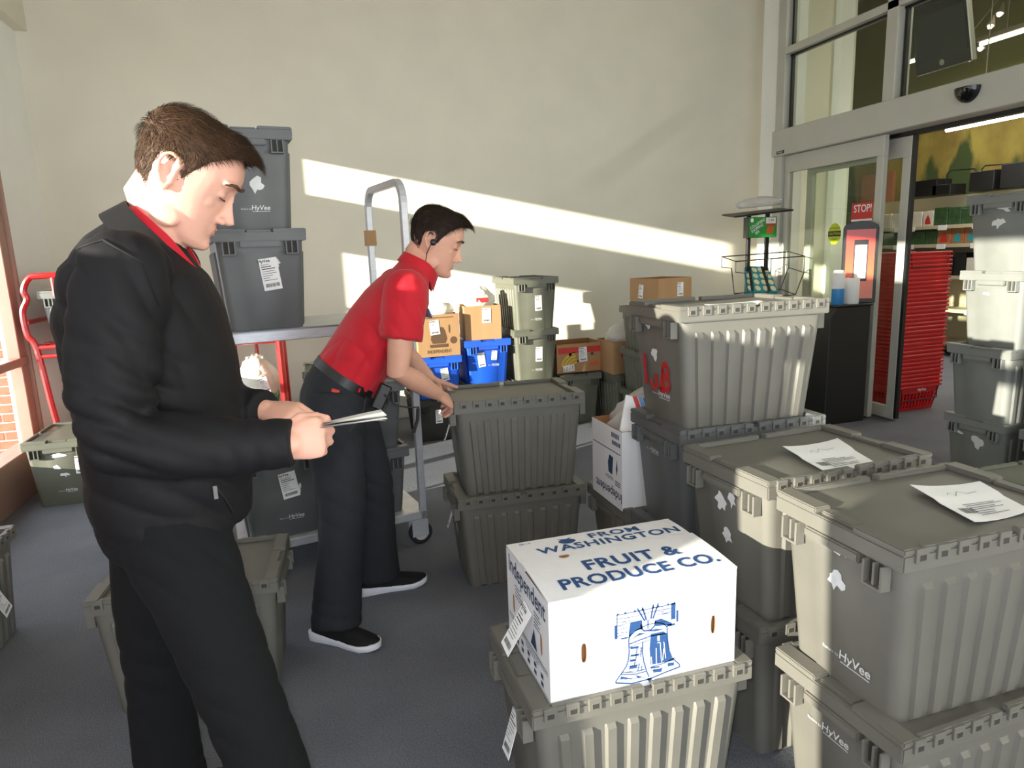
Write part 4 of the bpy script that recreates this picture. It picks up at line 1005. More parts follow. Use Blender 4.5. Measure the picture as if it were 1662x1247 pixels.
put_poly(q, SF2, [(-0.115 + 0.016 * math.cos(a * 0.5236), 0.06 + 0.018 * math.sin(a * 0.5236)) for a in range(12)]); put_rect(q, SF2, 0.025, 0.125, 0.03, 0.08); q.build('white_print', 'paper', gs)
SF3 = lambda u, v, h=0: SF(u, v, 0.0014); q = MB(); put_text(q, '7.99', SF3, 0.075, 0.056, 0.034); q.build('price_lettering', 'ink', gs)
q = MB(); put_rect(q, SF3, 0.025, 0.125, 0.012, 0.030); q.build('price_band', 'redprint', gs)
q = MB(); put_poly(q, SF3, [(0.04, -0.06), (0.10, -0.05), (0.11, 0.0), (0.06, 0.005), (0.03, -0.02)]); q.build('product_picture', 'orange', gs)
for k in range(6):
    q = MB(); ang = 0.5; cx_, cy_ = -0.095 + 0.0, 0.0
wz = [(-0.37, -0.22, 1.30), (0.32, -0.22, 1.32), (0.32, -0.22, 1.18), (0.26, -0.2, 0.99), (-0.28, -0.28, 0.98), (-0.30, -0.26, 1.20), (-0.37, -0.22, 1.21)]
MB().tube(wz, 0.005, 6, closed=True).build('wire_basket_front', 'black', rk)
MB().tube([(x, y + 0.2, z + 0.04) for x, y, z in wz], 0.005, 6, closed=True).build('wire_basket_back', 'black', rk)
for a in (0, 1, 2, 3, 4): MB().tube([wz[a], (wz[a][0], wz[a][1] + 0.2, wz[a][2] + 0.04)], 0.004, 5).build('basket_wire', 'black', rk)
MB().tube([(-0.08, -0.28, 0.98), (-0.08, -0.25, 1.18), (-0.03, -0.23, 1.18), (-0.02, -0.22, 1.31)], 0.005, 6).build('basket_wire', 'black', rk)
tbag = thing('folded_bin', 'teal polka-dot collapsible bin lying in the wire basket', 'bin', (3.79, 5.12, 1.115)); tbag.rotation_euler = (0.62, 0, 0.0)
TB = [(-0.20, -0.16), (0.10, -0.19), (0.21, 0.17), (-0.02, 0.19)]
MB().prism(TB, lambda u, v, h: Vector((u, v, h)), 0.03).build('panel', 'teal', tbag, bevel=0.004)
for i in range(4):
    for j in range(4):
        u, v = 0.12 + 0.25 * i, 0.12 + 0.24 * j
        a = Vector(TB[0]).lerp(Vector(TB[1]), u); b2 = Vector(TB[3]).lerp(Vector(TB[2]), u); p = a.lerp(b2, v)
        q = MB(); put_poly(q, lambda x, y, h=0: Vector((x, y, 0.0312)), [(p.x + 0.026 * math.cos(k * math.pi / 6) + 0.25 * 0.03 * math.sin(k * math.pi / 6), p.y + 0.034 * math.sin(k * math.pi / 6)) for k in range(12)]); q.build('dot', 'cream', tbag)
for u in (0.18, 0.72):
    a = Vector(TB[0]).lerp(Vector(TB[1]), u); b2 = Vector(TB[3]).lerp(Vector(TB[2]), u)
    q = MB(); put_stroke(q, lambda x, y, h=0: Vector((x, y, 0.0322)), [tuple(a), tuple(b2)], 0.026); q.build('strap', 'black', tbag)
cp = tag(bag_blob('plastic_package', None, (0, 0, 0.05), (0.19, 0.09, 0.05), 'plasticclear', 41, flat=0.4), 'clear plastic package on top of the display rack', 'package', 'plastic bags'); cp.location = (3.85, 5.19, 1.735); cp.rotation_euler = (0, -0.06, -0.15)

# hand baskets
def basket_mesh():
    b = MB(); hw, hd, bw_, bd_, h = 0.235, 0.165, 0.20, 0.13, 0.215
    b.box(-bw_, bw_, -bd_, bd_, 0, 0.006)
    def wall(axis, sg):
        def P(u, v, t=0.0):
            k = v / h
            if axis == 0: return Vector((u * (bw_ + (hw - bw_) * k), sg * (bd_ + (hd - bd_) * k - t), v))
            return Vector((sg * (bw_ + (hw - bw_) * k - t), u * (bd_ + (hd - bd_) * k), v))
        def slab(u0, u1, v0, v1):
            vs = [P(u0, v0), P(u1, v0), P(u1, v1), P(u0, v1)] + [P(u0, v0, 0.004), P(u1, v0, 0.004), P(u1, v1, 0.004), P(u0, v1, 0.004)]
            b.add(vs, [(0, 1, 2, 3), (7, 6, 5, 4), (0, 4, 5, 1), (1, 5, 6, 2), (2, 6, 7, 3), (3, 7, 4, 0)])
        for v0, v1 in ((0, 0.03), (0.085, 0.10), (0.15, h)): slab(-1, 1, v0, v1)
        n = 12 if axis == 0 else 8
        for k in range(n + 1):
            u = -1 + 2 * k / n
            for v0, v1 in ((0.03, 0.085), (0.10, 0.15)): slab(max(-1, u - 0.035), min(1, u + 0.035), v0, v1)
    for ax in (0, 1):
        for sg_ in (-1, 1): wall(ax, sg_)
    r = MB()
    for sg_ in (-1, 1):
        r.box(-hw - 0.012, hw + 0.012, sg_ * hd - 0.010, sg_ * hd + 0.010, h - 0.014, h + 0.004); r.box(sg_ * hw - 0.010, sg_ * hw + 0.010, -hd, hd, h - 0.014, h + 0.004)
    return b.mesh('basket_body', ['redplastic']), r.mesh('rim', ['redplastic'], bevel=0.003)
bm1, bm2 = basket_mesh()
hand = MB().tube([(-0.20, -0.172, 0.2), (-0.19, -0.176, 0.10), (0.19, -0.176, 0.10), (0.20, -0.172, 0.2)], 0.004, 6).mesh('handle', ['black'])
NB = 34; rb = random.Random(3)
for k in range(NB):
    lab = 'bottom red shopping basket of the stack in the doorway' if k == 0 else ('topmost red shopping basket of the stack in the doorway' if k == NB - 1 else 'red shopping basket nested midway in the doorway stack')
    t = thing('shopping_basket', lab, 'basket', (4.865 + rb.uniform(-.003, .003), 4.53 + rb.uniform(-.003, .003), 0.001 + k * 0.0335), math.radians(2 + rb.uniform(-.7, .7)), 'nested red shopping baskets')
    link('basket_body', bm1, t); link('rim', bm2, t)
    if k in (0, NB - 1): link('handle', hand, t)
    if k == 0:
        q = MB(); put_text(q, 'HyVee', plane_fn((0.02, -0.178, 0.185), (1, 0, 0), (0, 0, 1)), 0, 0, 0.035, bold=0.015); q.build('lettering', 'print_white', t)

# hanging monitor behind the transom
tv = thing('hanging_monitor', 'black flat monitor hung behind the transom glass', 'monitor', (4.9, 4.40, 2.72)); tv.rotation_euler = (0, -0.24, 0.0)
M['screen'] = mat('dark_screen', (30, 32, 34), 0.12)
M['silver'] = mat('silver_edge', (170, 168, 164), 0.35, 0.6)
MB().box(0, 0.05, -0.245, 0.245, 0.0, 0.56).build('case', 'silver', tv, bevel=0.006)
MB().box(-0.004, 0.0, -0.238, 0.238, 0.006, 0.554).build('bezel', 'black', tv)
MB().box(-0.006, -0.004, -0.222, 0.222, 0.10, 0.54).build('screen', 'screen', tv)
q = MB(); put_poly(q, plane_fn((-0.0062, 0, 0.052), (0, -1, 0), (0, 0, 1)), [(0.022 * math.cos(k * math.pi / 8), 0.022 * math.sin(k * math.pi / 8)) for k in range(16)]); q.build('round_logo', 'silver', tv)
MB().tube([(0.03, 0, 0.5), (0.06, 0, 1.3), (0.8, 0, 3.2)], 0.02, 8).build('hanger_pole', 'silver', tv)

# shop shelving
gd = thing('shop_shelving', 'shop gondola shelves stocked with groceries beyond the baskets', 'shelf', (7.5, 6.6, 0))
M['shelfmetal'] = mat('shelf_metal', (196, 186, 160), 0.5)
MB().box(0.42, 0.46, -1.6, 1.4, 0, 1.95).build('back_panel', 'shelfmetal', gd)
for z in (0.15, 0.55, 0.95, 1.33, 1.555): 
    sh = MB().box(0.0, 0.42, -1.6, 1.4, z, z + 0.02).build('shelf', 'shelfmetal', gd, bevel=0.003)
    MB().box(-0.012, 0.0, -1.6, 1.4, z - 0.012, z + 0.03).build('price_rail', 'shelfmetal', sh)
    for y in (-1.1, -0.55, -0.1, 0.35, 0.55, 0.9): MB().box(-0.016, -0.012, y, y + 0.12, z - 0.03, z + 0.03).build('price_tag', 'paper', sh)
for y in (-1.6, 1.36): MB().box(0.0, 0.46, y, y + 0.04, 0, 1.95).build('end_upright', 'shelfmetal', gd)
M['prodgreen'] = mat('green_package', (54, 84, 50), 0.5, vary=0.4, vscale=14)
M['prodwhite'] = mat('white_package', (220, 214, 200), 0.6, vary=0.08, vscale=20)
M['prodbrown'] = mat('brown_package', (170, 112, 70), 0.6, vary=0.2, vscale=10)
M['prodblack'] = mat('black_package', (22, 22, 24), 0.5, vary=0.2, vscale=10)
def product(nm, label, y, z, w, h, m, grp, print_m=None, x=7.52, d=0.2):
    o = thing(nm, label, 'package', (x, y, z), 0, grp)
    MB().box(0, d, -w / 2, w / 2, 0, h).build('pack', m, o, bevel=0.004)
    if print_m:
        q = MB(); put_poly(q, plane_fn((-0.001, 0, h * 0.4), (0, -1, 0), (0, 0, 1)), [(-w * .3, -h * .25), (w * .3, -h * .25), (w * .2, h * .1), (0, h * .35), (-w * .2, h * .1)]); q.build('print', print_m, o)
rp = random.Random(12)
y = 7.9
while y > 5.2:
    w_ = rp.uniform(0.15, 0.2)
    if 6.88 < y: product('snack_box', 'white boxed snack on the upper shop shelf', y - w_ / 2, 1.577, w_ * 0.9, 0.19, 'prodwhite', 'white boxes on shop shelf', 'redprint' if y < 7.05 else None)
    else: product('bagged_greens', 'dark green bagged product on the upper shop shelf', y - w_ / 2, 1.577, w_ * 0.95, rp.uniform(0.18, 0.24), 'prodgreen', 'green packs on shop shelf')
    y -= w_
y = 7.9
while y > 5.2:
    w_ = rp.uniform(0.16, 0.24)
    if y > 6.75: product('bagged_greens', 'dark green bagged product on the middle shop shelf', y - w_ / 2, 1.352, w_ * 0.95, 0.17, 'prodgreen', 'green packs on middle shop shelf')
    elif y > 6.5: product('bread_box', 'brown pack with red print on the middle shop shelf', y - w_ / 2, 1.352, w_ * 0.95, 0.195, 'prodbrown', 'brown packs on shop shelf', 'redprint')
    else: product('bread_box', 'brown pack with teal print on the middle shop shelf', y - w_ / 2, 1.352, w_ * 0.95, 0.195, 'prodbrown', 'brown packs with teal print', 'teal')
    y -= w_
y = 7.9
while y > 5.4:
    w_ = rp.uniform(0.14, 0.2); product('small_jar_pack', 'dark pack on the lower shop shelf behind the baskets', y - w_ / 2, 0.972, w_ * 0.9, rp.uniform(0.2, 0.3), 'prodblack' if rp.random() < 0.6 else 'prodwhite', 'packs on lower shop shelf'); y -= w_
for y, z, w_, h_, lb in ((7.0, 1.955, 0.42, 0.2, 'black crate on top of the shop shelves, left one'), (6.72, 1.955, 0.25, 0.12, 'lower black crate on top of the shop shelves'), (6.2, 1.955, 0.30, 0.22, 'black crate on shop shelves just above the baskets'), (5.75, 1.955, 0.45, 0.26, 'large black crate on shop shelves above the tall stack')):
    product('display_crate', lb, y, z, w_, h_, 'prodblack', 'black crates over the shop shelves', None, 7.6, 0.25)
for yy in (6.55, 6.1, 5.6):
    MB().tube([(0.2, yy - 6.6 - 0.2, 1.95), (0.2, yy - 6.6 - 0.2, 2.18), (0.2, yy - 6.6 - 0.17, 2.22), (0.2, yy - 6.6 + 0.15, 2.24), (0.2, yy - 6.6 + 0.19, 2.2), (0.2, yy - 6.6 + 0.19, 1.95)], 0.008, 6).build('wire_hoop', 'black', gd)
M['terracotta'] = mat('terracotta_panel', (176, 112, 78), 0.8)
o = struct(MB().box(9.93, 10.0, 9.75, 10.45, 0, 2.6).build('trim_4', 'terracotta'))

# ------------------------------------------------------------------ people
from mathutils import noise as mnoise
def cloth_mat(name, rgb, rough, bump, bscale, stretch=None, sheen=0.0, vary=0.06):
    m = mat(name, rgb, rough, vary=vary, vscale=9, bump=bump, bscale=bscale, stretch=stretch, spec=0.3)
    if sheen: m.node_tree.nodes['Principled BSDF'].inputs['Sheen Weight'].default_value = sheen
    return m
M['jacket'] = cloth_mat('black_softshell', (15, 14, 17), 0.75, 0.05, 22)
M['trouser1'] = cloth_mat('black_twill', (11, 12, 15), 0.9, 0.10, 160)
M['trouser2'] = cloth_mat('black_work_trouser', (38, 40, 44), 0.85, 0.08, 140)
M['polo'] = cloth_mat('red_polo_knit', (186, 22, 38), 0.75, 0.05, 120, sheen=0.12, vary=0.03)
M['leather'] = mat('black_leather', (24, 23, 23), 0.45, bump=0.1, bscale=60)
M['shoe'] = cloth_mat('black_knit_shoe', (22, 22, 24), 0.8, 0.15, 200)
M['sole'] = mat('white_sole', (226, 227, 234), 0.55, vary=0.03, vscale=20)
M['hair1'] = mat('brown_hair', (70, 50, 35), 0.6, spec=0.25, vary=0.45, vscale=5, bump=0.5, bscale=4, stretch=(6, 60, 14))
M['hair2'] = mat('dark_brown_hair', (48, 36, 29), 0.6, spec=0.25, vary=0.45, vscale=5, bump=0.5, bscale=4, stretch=(6, 60, 14))
M['brow'] = mat('eyebrow_hair', (78, 56, 42), 0.7)
M['lash'] = mat('eyelash', (54, 38, 32), 0.7)
M['lip'] = mat('lip_skin', (186, 122, 108), 0.5)
def skin_mat(name, rgb):
    m = mat(name, rgb, 0.48, vary=0.05, vscale=22, bump=0.04, bscale=260, spec=0.4)
    b = m.node_tree.nodes['Principled BSDF']
    b.inputs['Subsurface Weight'].default_value = 0.12
    b.inputs['Subsurface Radius'].default_value = (0.012, 0.004, 0.002)
    b.inputs['Subsurface Scale'].default_value = 1.0
    return m
M['skin1'] = skin_mat('fair_skin', (214, 162, 142))
M['skin2'] = skin_mat('light_skin', (212, 160, 136))

def etube(mb, pts, ra, rb, adir, n=20, round_ends=True):
    pts = [Vector(p) for p in pts]; adir = Vector(adir); rings = []
    ra = ra if isinstance(ra, (list, tuple)) else [ra] * len(pts); rb = rb if isinstance(rb, (list, tuple)) else [rb] * len(pts)
    for i, p in enumerate(pts):
        t = (pts[min(i + 1, len(pts) - 1)] - pts[max(i - 1, 0)]).normalized()
        a = (adir - t * adir.dot(t)).normalized(); b = t.cross(a)
        rings.append((p, t, a, b, ra[i], rb[i]))
    out = []
    def ring(p, a, b, x, y): return [p + a * (x * math.cos(2 * math.pi * j / n)) + b * (y * math.sin(2 * math.pi * j / n)) for j in range(n)]
    if round_ends:
        p, t, a, b, x, y = rings[0]; m_ = min(x, y)
        out += [ring(p - t * m_ * 0.75, a, b, x * 0.45, y * 0.45), ring(p - t * m_ * 0.45, a, b, x * 0.8, y * 0.8)]
    out += [ring(p, a, b, x, y) for p, t, a, b, x, y in rings]
    if round_ends:
        p, t, a, b, x, y = rings[-1]; m_ = min(x, y)
        out += [ring(p + t * m_ * 0.45, a, b, x * 0.8, y * 0.8), ring(p + t * m_ * 0.75, a, b, x * 0.45, y * 0.45)]
    return mb.loft(out)

def remesh(mb, name, voxel, it, mats, fac=0.5):
    me = mb.mesh(name, mats)
    o = bpy.data.objects.new('tmp', me); COL.objects.link(o)
    r = o.modifiers.new('r', 'REMESH'); r.mode = 'VOXEL'; r.voxel_size = voxel; r.use_smooth_shade = True
    if it:
        s = o.modifiers.new('s', 'SMOOTH'); s.factor = fac; s.iterations = it
    dg = bpy.context.evaluated_depsgraph_get(); dg.update()
    m2 = bpy.data.meshes.new_from_object(o.evaluated_get(dg)); m2.name = name
    bpy.data.objects.remove(o); bpy.data.meshes.remove(me)
    if not m2.materials:
        for mm in mats: m2.materials.append(M[mm])
    for p in m2.polygons: p.use_smooth = True
    return m2
def getco(me):
    a = np.empty(len(me.vertices) * 3); me.vertices.foreach_get('co', a); return a.reshape(-1, 3)
def getno(me):
    a = np.empty(len(me.vertices) * 3); me.vertex_normals.foreach_get('vector', a) if hasattr(me, 'vertex_normals') else me.vertices.foreach_get('normal', a); return a.reshape(-1, 3)
def setco(me, c): me.vertices.foreach_set('co', c.reshape(-1)); me.update()
def folds(me, specs, amp_noise=0.004, nscale=9.0, stretch=(1, 1, 1), seed=0.0):
    """cloth wrinkles: (centre, direction across the fold, wavelength, amplitude, radius)"""
    c = getco(me); nn = getno(me); d = np.zeros(len(c))
    for cen, dr, wl, am, rad in specs:
        v = c - np.array(cen); dr = np.array(Vector(dr).normalized())
        g = np.exp(-(v ** 2).sum(1) / rad ** 2)
        ph = (v @ dr) * 2 * np.pi / wl + 2.2 * np.sin((v @ np.roll(dr, 1)) * 14) + 1.3 * np.sin((v @ np.roll(dr, 2)) * 19)
        d += am * g * (np.abs(np.sin(ph / 2)) ** 0.7 * 2 - 1.2)
    if amp_noise:
        st = Vector(stretch)
        d += amp_noise * np.array([mnoise.noise(Vector((p[0] * st.x * nscale + seed, p[1] * st.y * nscale, p[2] * st.z * nscale))) for p in c])
    setco(me, c + nn * d[:, None])
def shift(me, loc):
    me.transform(Matrix.Translation(-Vector(loc))); me.update(); return me

# ---- head, local frame: x forward, y to the left, z up, origin between the ears
HR = np.array([  # z, x front, x back, half width, front squareness
    (-0.118, 0.072, 0.020, 0.016, 2.0), (-0.112, 0.086, 0.004, 0.032, 2.0), (-0.098, 0.092, -0.022, 0.044, 2.0), (-0.080, 0.089, -0.045, 0.054, 2.0), (-0.062, 0.0905, -0.060, 0.060, 2.1), (-0.045, 0.090, -0.072, 0.064, 2.2),
    (-0.022, 0.089, -0.086, 0.068, 2.3), (0.000, 0.089, -0.096, 0.0715, 2.4), (0.020, 0.094, -0.101, 0.074, 2.4), (0.036, 0.098, -0.103, 0.0755, 2.4), (0.055, 0.097, -0.103, 0.076, 2.3), (0.075, 0.091, -0.099, 0.073, 2.2),
    (0.093, 0.078, -0.090, 0.066, 2.1), (0.107, 0.060, -0.075, 0.054, 2.0), (0.117, 0.036, -0.053, 0.037, 2.0), (0.123, 0.010, -0.028, 0.018, 2.0)])
def headpt(z, ph):
    v = [np.interp(z, HR[:, 0], HR[:, k]) for k in (1, 2, 3, 4)]
    xc = np.interp(z, [-0.118, -0.06, 0.0, 0.123], [0.045, 0.012, -0.012, -0.012])
    c, s = math.cos(ph), math.sin(ph); e = v[3] if c > 0 else 2.0
    r = (abs(c) ** e + abs(s) ** e) ** (-1.0 / e)
    a = (v[0] - xc) if c > 0 else (xc - v[1])
    return Vector((xc + a * c * r, v[2] * s * r, z))
def add_head(mb, T, nose=1.0):
    n = 36; rings = [[T @ headpt(z, 2 * math.pi * j / n) for j in range(n)] for z in HR[:, 0]]
    mb.loft(rings)
    X = lambda *p: T @ Vector(p)
    # nose: bridge to tip, wings
    sec = [(0.020, 0.092, 0.099, 0.007), (0.006, 0.088, 0.103, 0.0075), (-0.010, 0.086, 0.109, 0.009), (-0.024, 0.086, 0.118, 0.0115), (-0.033, 0.087, 0.1225, 0.0135), (-0.040, 0.088, 0.118, 0.0125), (-0.045, 0.088, 0.104, 0.009)]
    mb.loft([[X(xb - 0.012 + (xf - xb + 0.012) * nose * max(0.0, math.cos(a)) if math.cos(a) > 0 else xb - 0.012, w * math.sin(a) * (1 - 0.45 * max(0.0, math.cos(a))), z) for a in [2 * math.pi * k / 14 for k in range(14)]] for z, xb, xf, w in sec])
    R3 = T.to_3x3()
    for s in (-1, 1):
        mb.ell(X(0.097, 0.0125 * s, -0.039), (0.011, 0.0065, 0.008), 10, 7, R3)
        mb.ell(X(0.083, 0.032 * s, 0.036), (0.014, 0.024, 0.009), 12, 7, R3)          # brow ridge
        mb.ell(X(0.056, 0.0405 * s, -0.014), (0.022, 0.013, 0.016), 12, 8, R3)         # cheekbone
        mb.ell(X(0.012, 0.058 * s, -0.075), (0.030, 0.010, 0.024), 12, 8, R3)         # jaw angle
        mb.ell(X(0.0765, 0.032 * s, 0.010), (0.0135, 0.0155, 0.0115), 12, 8, R3)      # closed lids over the eye
        # ear: rim, bowl, lobe
        rim = [(-0.004 - 0.004, 0.073, -0.030), (0.004, 0.076, -0.018), (0.001, 0.077, 0.0), (0.006, 0.078, 0.018), (0.000, 0.082, 0.030), (-0.013, 0.087, 0.035), (-0.024, 0.089, 0.027), (-0.028, 0.088, 0.010), (-0.023, 0.085, -0.008), (-0.014, 0.081, -0.022), (-0.008, 0.077, -0.031)]
        mb.tube([X(x - 0.004, y * s, z + 0.002) for x, y, z in rim], [0.005] + [0.0048] * 9 + [0.006], 8)
        mb.ell(X(-0.014, 0.075 * s, 0.002), (0.016, 0.006, 0.027), 12, 8, R3)
        mb.ell(X(-0.008, 0.077 * s, -0.028), (0.009, 0.005, 0.009), 8, 6, R3)
        mb.ell(X(-0.001, 0.077 * s, -0.002), (0.005, 0.005, 0.008), 8, 6, R3)
    mb.ell(X(0.087, 0, -0.060), (0.0085, 0.021, 0.0055), 12, 7, R3); mb.ell(X(0.086, 0, -0.071), (0.0085, 0.018, 0.0055), 12, 7, R3)
    mb.ell(X(0.079, 0, -0.099), (0.019, 0.021, 0.016), 12, 8, R3)
def face_parts(body, T, sk, hair_m, frame_loc, Rm):
    """eyebrows, lashes, lips as thin children, placed in the head frame"""
    def put(name, mb, m):
        o = mb.build(name, m, body, smooth=True); o.matrix_local = Matrix.Translation(-Vector(frame_loc)) @ T; return o
    for s in (-1, 1):
        put('eyebrow', MB().tube([(0.0995, 0.011 * s, 0.0335), (0.1005, 0.022 * s, 0.0375), (0.0985, 0.036 * s, 0.0395), (0.0915, 0.048 * s, 0.037), (0.082, 0.056 * s, 0.031)], [0.0022, 0.0036, 0.0036, 0.003, 0.0015], 7), 'brow')
        put('eyelash', MB().tube([(0.0865, 0.0205 * s, 0.0035), (0.0898, 0.029 * s, 0.0015), (0.0875, 0.038 * s, 0.0022), (0.081, 0.0445 * s, 0.0045)], [0.0008, 0.0014, 0.0014, 0.0008], 6), 'lash')
    put('upper_lip', MB().tube([(0.079, -0.0225, -0.0655), (0.0885, -0.012, -0.0622), (0.0935, -0.003, -0.0605), (0.0935, 0.003, -0.0605), (0.0885, 0.012, -0.0622), (0.079, 0.0225, -0.0655)], [0.0012, 0.0026, 0.0030, 0.0030, 0.0026, 0.0012], 8), 'lip')
    put('lower_lip', MB().tube([(0.079, -0.0215, -0.0668), (0.0880, -0.011, -0.0698), (0.0920, 0.0, -0.0710), (0.0880, 0.011, -0.0698), (0.079, 0.0215, -0.0668)], [0.0012, 0.0032, 0.0038, 0.0032, 0.0012], 8), 'lip')
def hairline(ph, low=0.0):
    d = abs(((ph + math.pi) % (2 * math.pi)) - math.pi) * 180 / math.pi
    return np.interp(d, [0, 25, 45, 60, 68, 76, 86, 92, 100, 108, 116, 130, 180], [0.094, 0.090, 0.076, 0.056, 0.032, -0.004, -0.008, 0.022, 0.034, 0.030, -0.018, -0.048, -0.060]) + low
def hair(body, T, loc, m, top=0.022, side=0.008, quiff=0.03, seed=1):
    nP, nS = 240, 44; c0 = Vector((-0.005, 0, 0.02)); rings = []
    for k in range(nS + 1):
        t = k / nS; ring = []
        for j in range(nP):
            ph = 2 * math.pi * j / nP; z0 = hairline(ph)
            z = z0 + (0.123 - z0) * (1 - (1 - t) ** 1.6)
            p = headpt(z, ph); dr = (p - c0).normalized()
            up = max(0.0, min(1.0, (z - 0.02) / 0.09))
            th = (side * (1 - up) + top * up) * min(1.0, (t / 0.10) ** 0.6) if t < 0.10 else side * (1 - up) + top * up
            front = max(0.0, math.cos(ph)) ** 1.5
            st = mnoise.noise(Vector((p.y * 110 + seed * 7, p.x * 9, z * 14)))
            st2 = mnoise.noise(Vector((p.y * 35 + seed, p.x * 7, z * 9 + 4)))
            th += (0.0022 * st + 0.0035 * st2) * min(1, t * 8)
            q_ = p + dr * (th - 0.0015)
            f2 = front * max(0.0, 1 - abs(z - 0.097) / 0.035) * min(1, t * 6)
            q_ += Vector((quiff * f2, 0, quiff * 0.25 * f2))
            ring.append(q_)
        rings.append(ring)
    rings.append([Vector((-0.01, 0, 0.123 + top)) + (q_ - Vector((-0.01, 0, 0.123 + top))) * 0.1 for q_ in rings[-1]])
    mb = MB().loft(rings, cap=True)
    rnd = random.Random(seed)
    for _ in range(9000):                                   # short combed strands lying on the shell
        ph = rnd.uniform(-math.pi, math.pi); z0 = hairline(ph); z = z0 + (0.121 - z0) * rnd.random() ** 0.85
        if z - z0 < 0.004 and rnd.random() < 0.3: continue
        p = headpt(z, ph); nr = (p - c0).normalized(); up = max(0.0, min(1.0, (z - 0.03) / 0.06))
        fl = Vector((1.0, rnd.uniform(-.22, .22), -0.05)) * up + Vector((-0.25 + rnd.uniform(-.2, .2), 0, -1)) * (1 - up)
        fl = (fl - nr * fl.dot(nr)).normalized(); ln = (0.010 + 0.032 * up) * rnd.uniform(0.6, 1.2) * (1.0 if z - z0 > 0.022 or abs(ph) > 1.5 else 0.25 + 0.75 * max(0.0, math.cos(ph * 2.2)))
        th = side * (1 - up) + top * up; r0 = (p - c0).length; sd = fl.cross(nr) * rnd.uniform(0.0004, 0.0009); pts = []
        for k in range(4):
            q_ = p + fl * (ln * k / 3); q_ = c0 + (q_ - c0).normalized() * (r0 + (th + rnd.uniform(0.0, 0.0035) * (0.4 + up)) * min(1, 0.4 + k * 0.3))
            f2 = max(0.0, math.cos(ph)) ** 1.5 * max(0.0, 1 - abs(z - 0.097) / 0.035)
            f3 = max(0.0, math.cos(ph)) * up; q_ += Vector((quiff * f2 + 0.004 * f3 * k, 0, quiff * 0.25 * f2 + 0.0045 * f3 * k)); w_ = (1, 0.9, 0.7, 0.15)[k]; pts += [q_ + sd * w_, q_ - sd * w_]
        mb.add(pts, [(0, 1, 3, 2), (2, 3, 5, 4), (4, 5, 7, 6)])
    o = mb.build('hair', m, body, smooth=True, angle=70); o.matrix_local = Matrix.Translation(-Vector(loc)) @ T
    return o

def add_hand(mb, W, f, n, S, curls, thumb, spread=(0.10, 0.03, -0.04, -0.12), sc=1.0):
    """W wrist, f finger direction, n out of the back of the hand, S towards the thumb"""
    W, f, n, S = Vector(W), Vector(f).normalized(), Vector(n), Vector(S)
    n = (n - f * n.dot(f)).normalized(); S = (S - f * S.dot(f) - n * S.dot(n)).normalized()
    etube(mb, [W - f * 0.03, W, W + f * 0.03 * sc, W + f * 0.06 * sc, W + f * 0.086 * sc], [0.027, 0.027, 0.034, 0.040, 0.040], [0.020, 0.019, 0.018, 0.016, 0.012], S)
    tips = []
    for i in range(4):
        off = (0.030, 0.0102, -0.0102, -0.029)[i] * sc; ln = [q * (0.95, 1.06, 1.0, 0.80)[i] * sc for q in (0.045, 0.027, 0.022)]
        p = W + f * ((0.085, 0.090, 0.086, 0.077)[i] * sc) + S * off; d = (f + S * spread[i]).normalized(); ax = d.cross(n).normalized()
        pts = [p - f * 0.02, p]; ang = 0
        for k in range(3):
            ang += math.radians(curls[i][k] if isinstance(curls[0], (list, tuple)) else curls[k])
            dd = d * math.cos(ang) - n * math.sin(ang); p = p + dd * ln[k]; pts.append(p)
        r = (0.0090, 0.0094, 0.0090, 0.0080)[i] * sc
        mb.tube(pts, [r * 1.05, r * 1.08, r, r * 0.94, r * 0.80], 10); mb.ell(pts[-1], (r * 0.8,) * 3, 8, 6)
        for q_ in pts[1:-1]: mb.ell(q_, (r * 1.08,) * 3, 8, 6)
        tips.append((p, dd, n * math.cos(ang) + d * math.sin(ang)))
    b0 = W + f * 0.018 * sc + S * 0.022 * sc - n * 0.004
    pts = [b0] + [W + f * a * sc + S * b * sc + n * c * sc for a, b, c in thumb]
    mb.tube(pts, [0.0145, 0.0125, 0.0108, 0.0085][:len(pts)], 10); mb.ell(pts[-1], (0.0085,) * 3, 8, 6)
    for q_ in pts[1:-1]: mb.ell(q_, (0.0122,) * 3, 8, 6)
    return tips

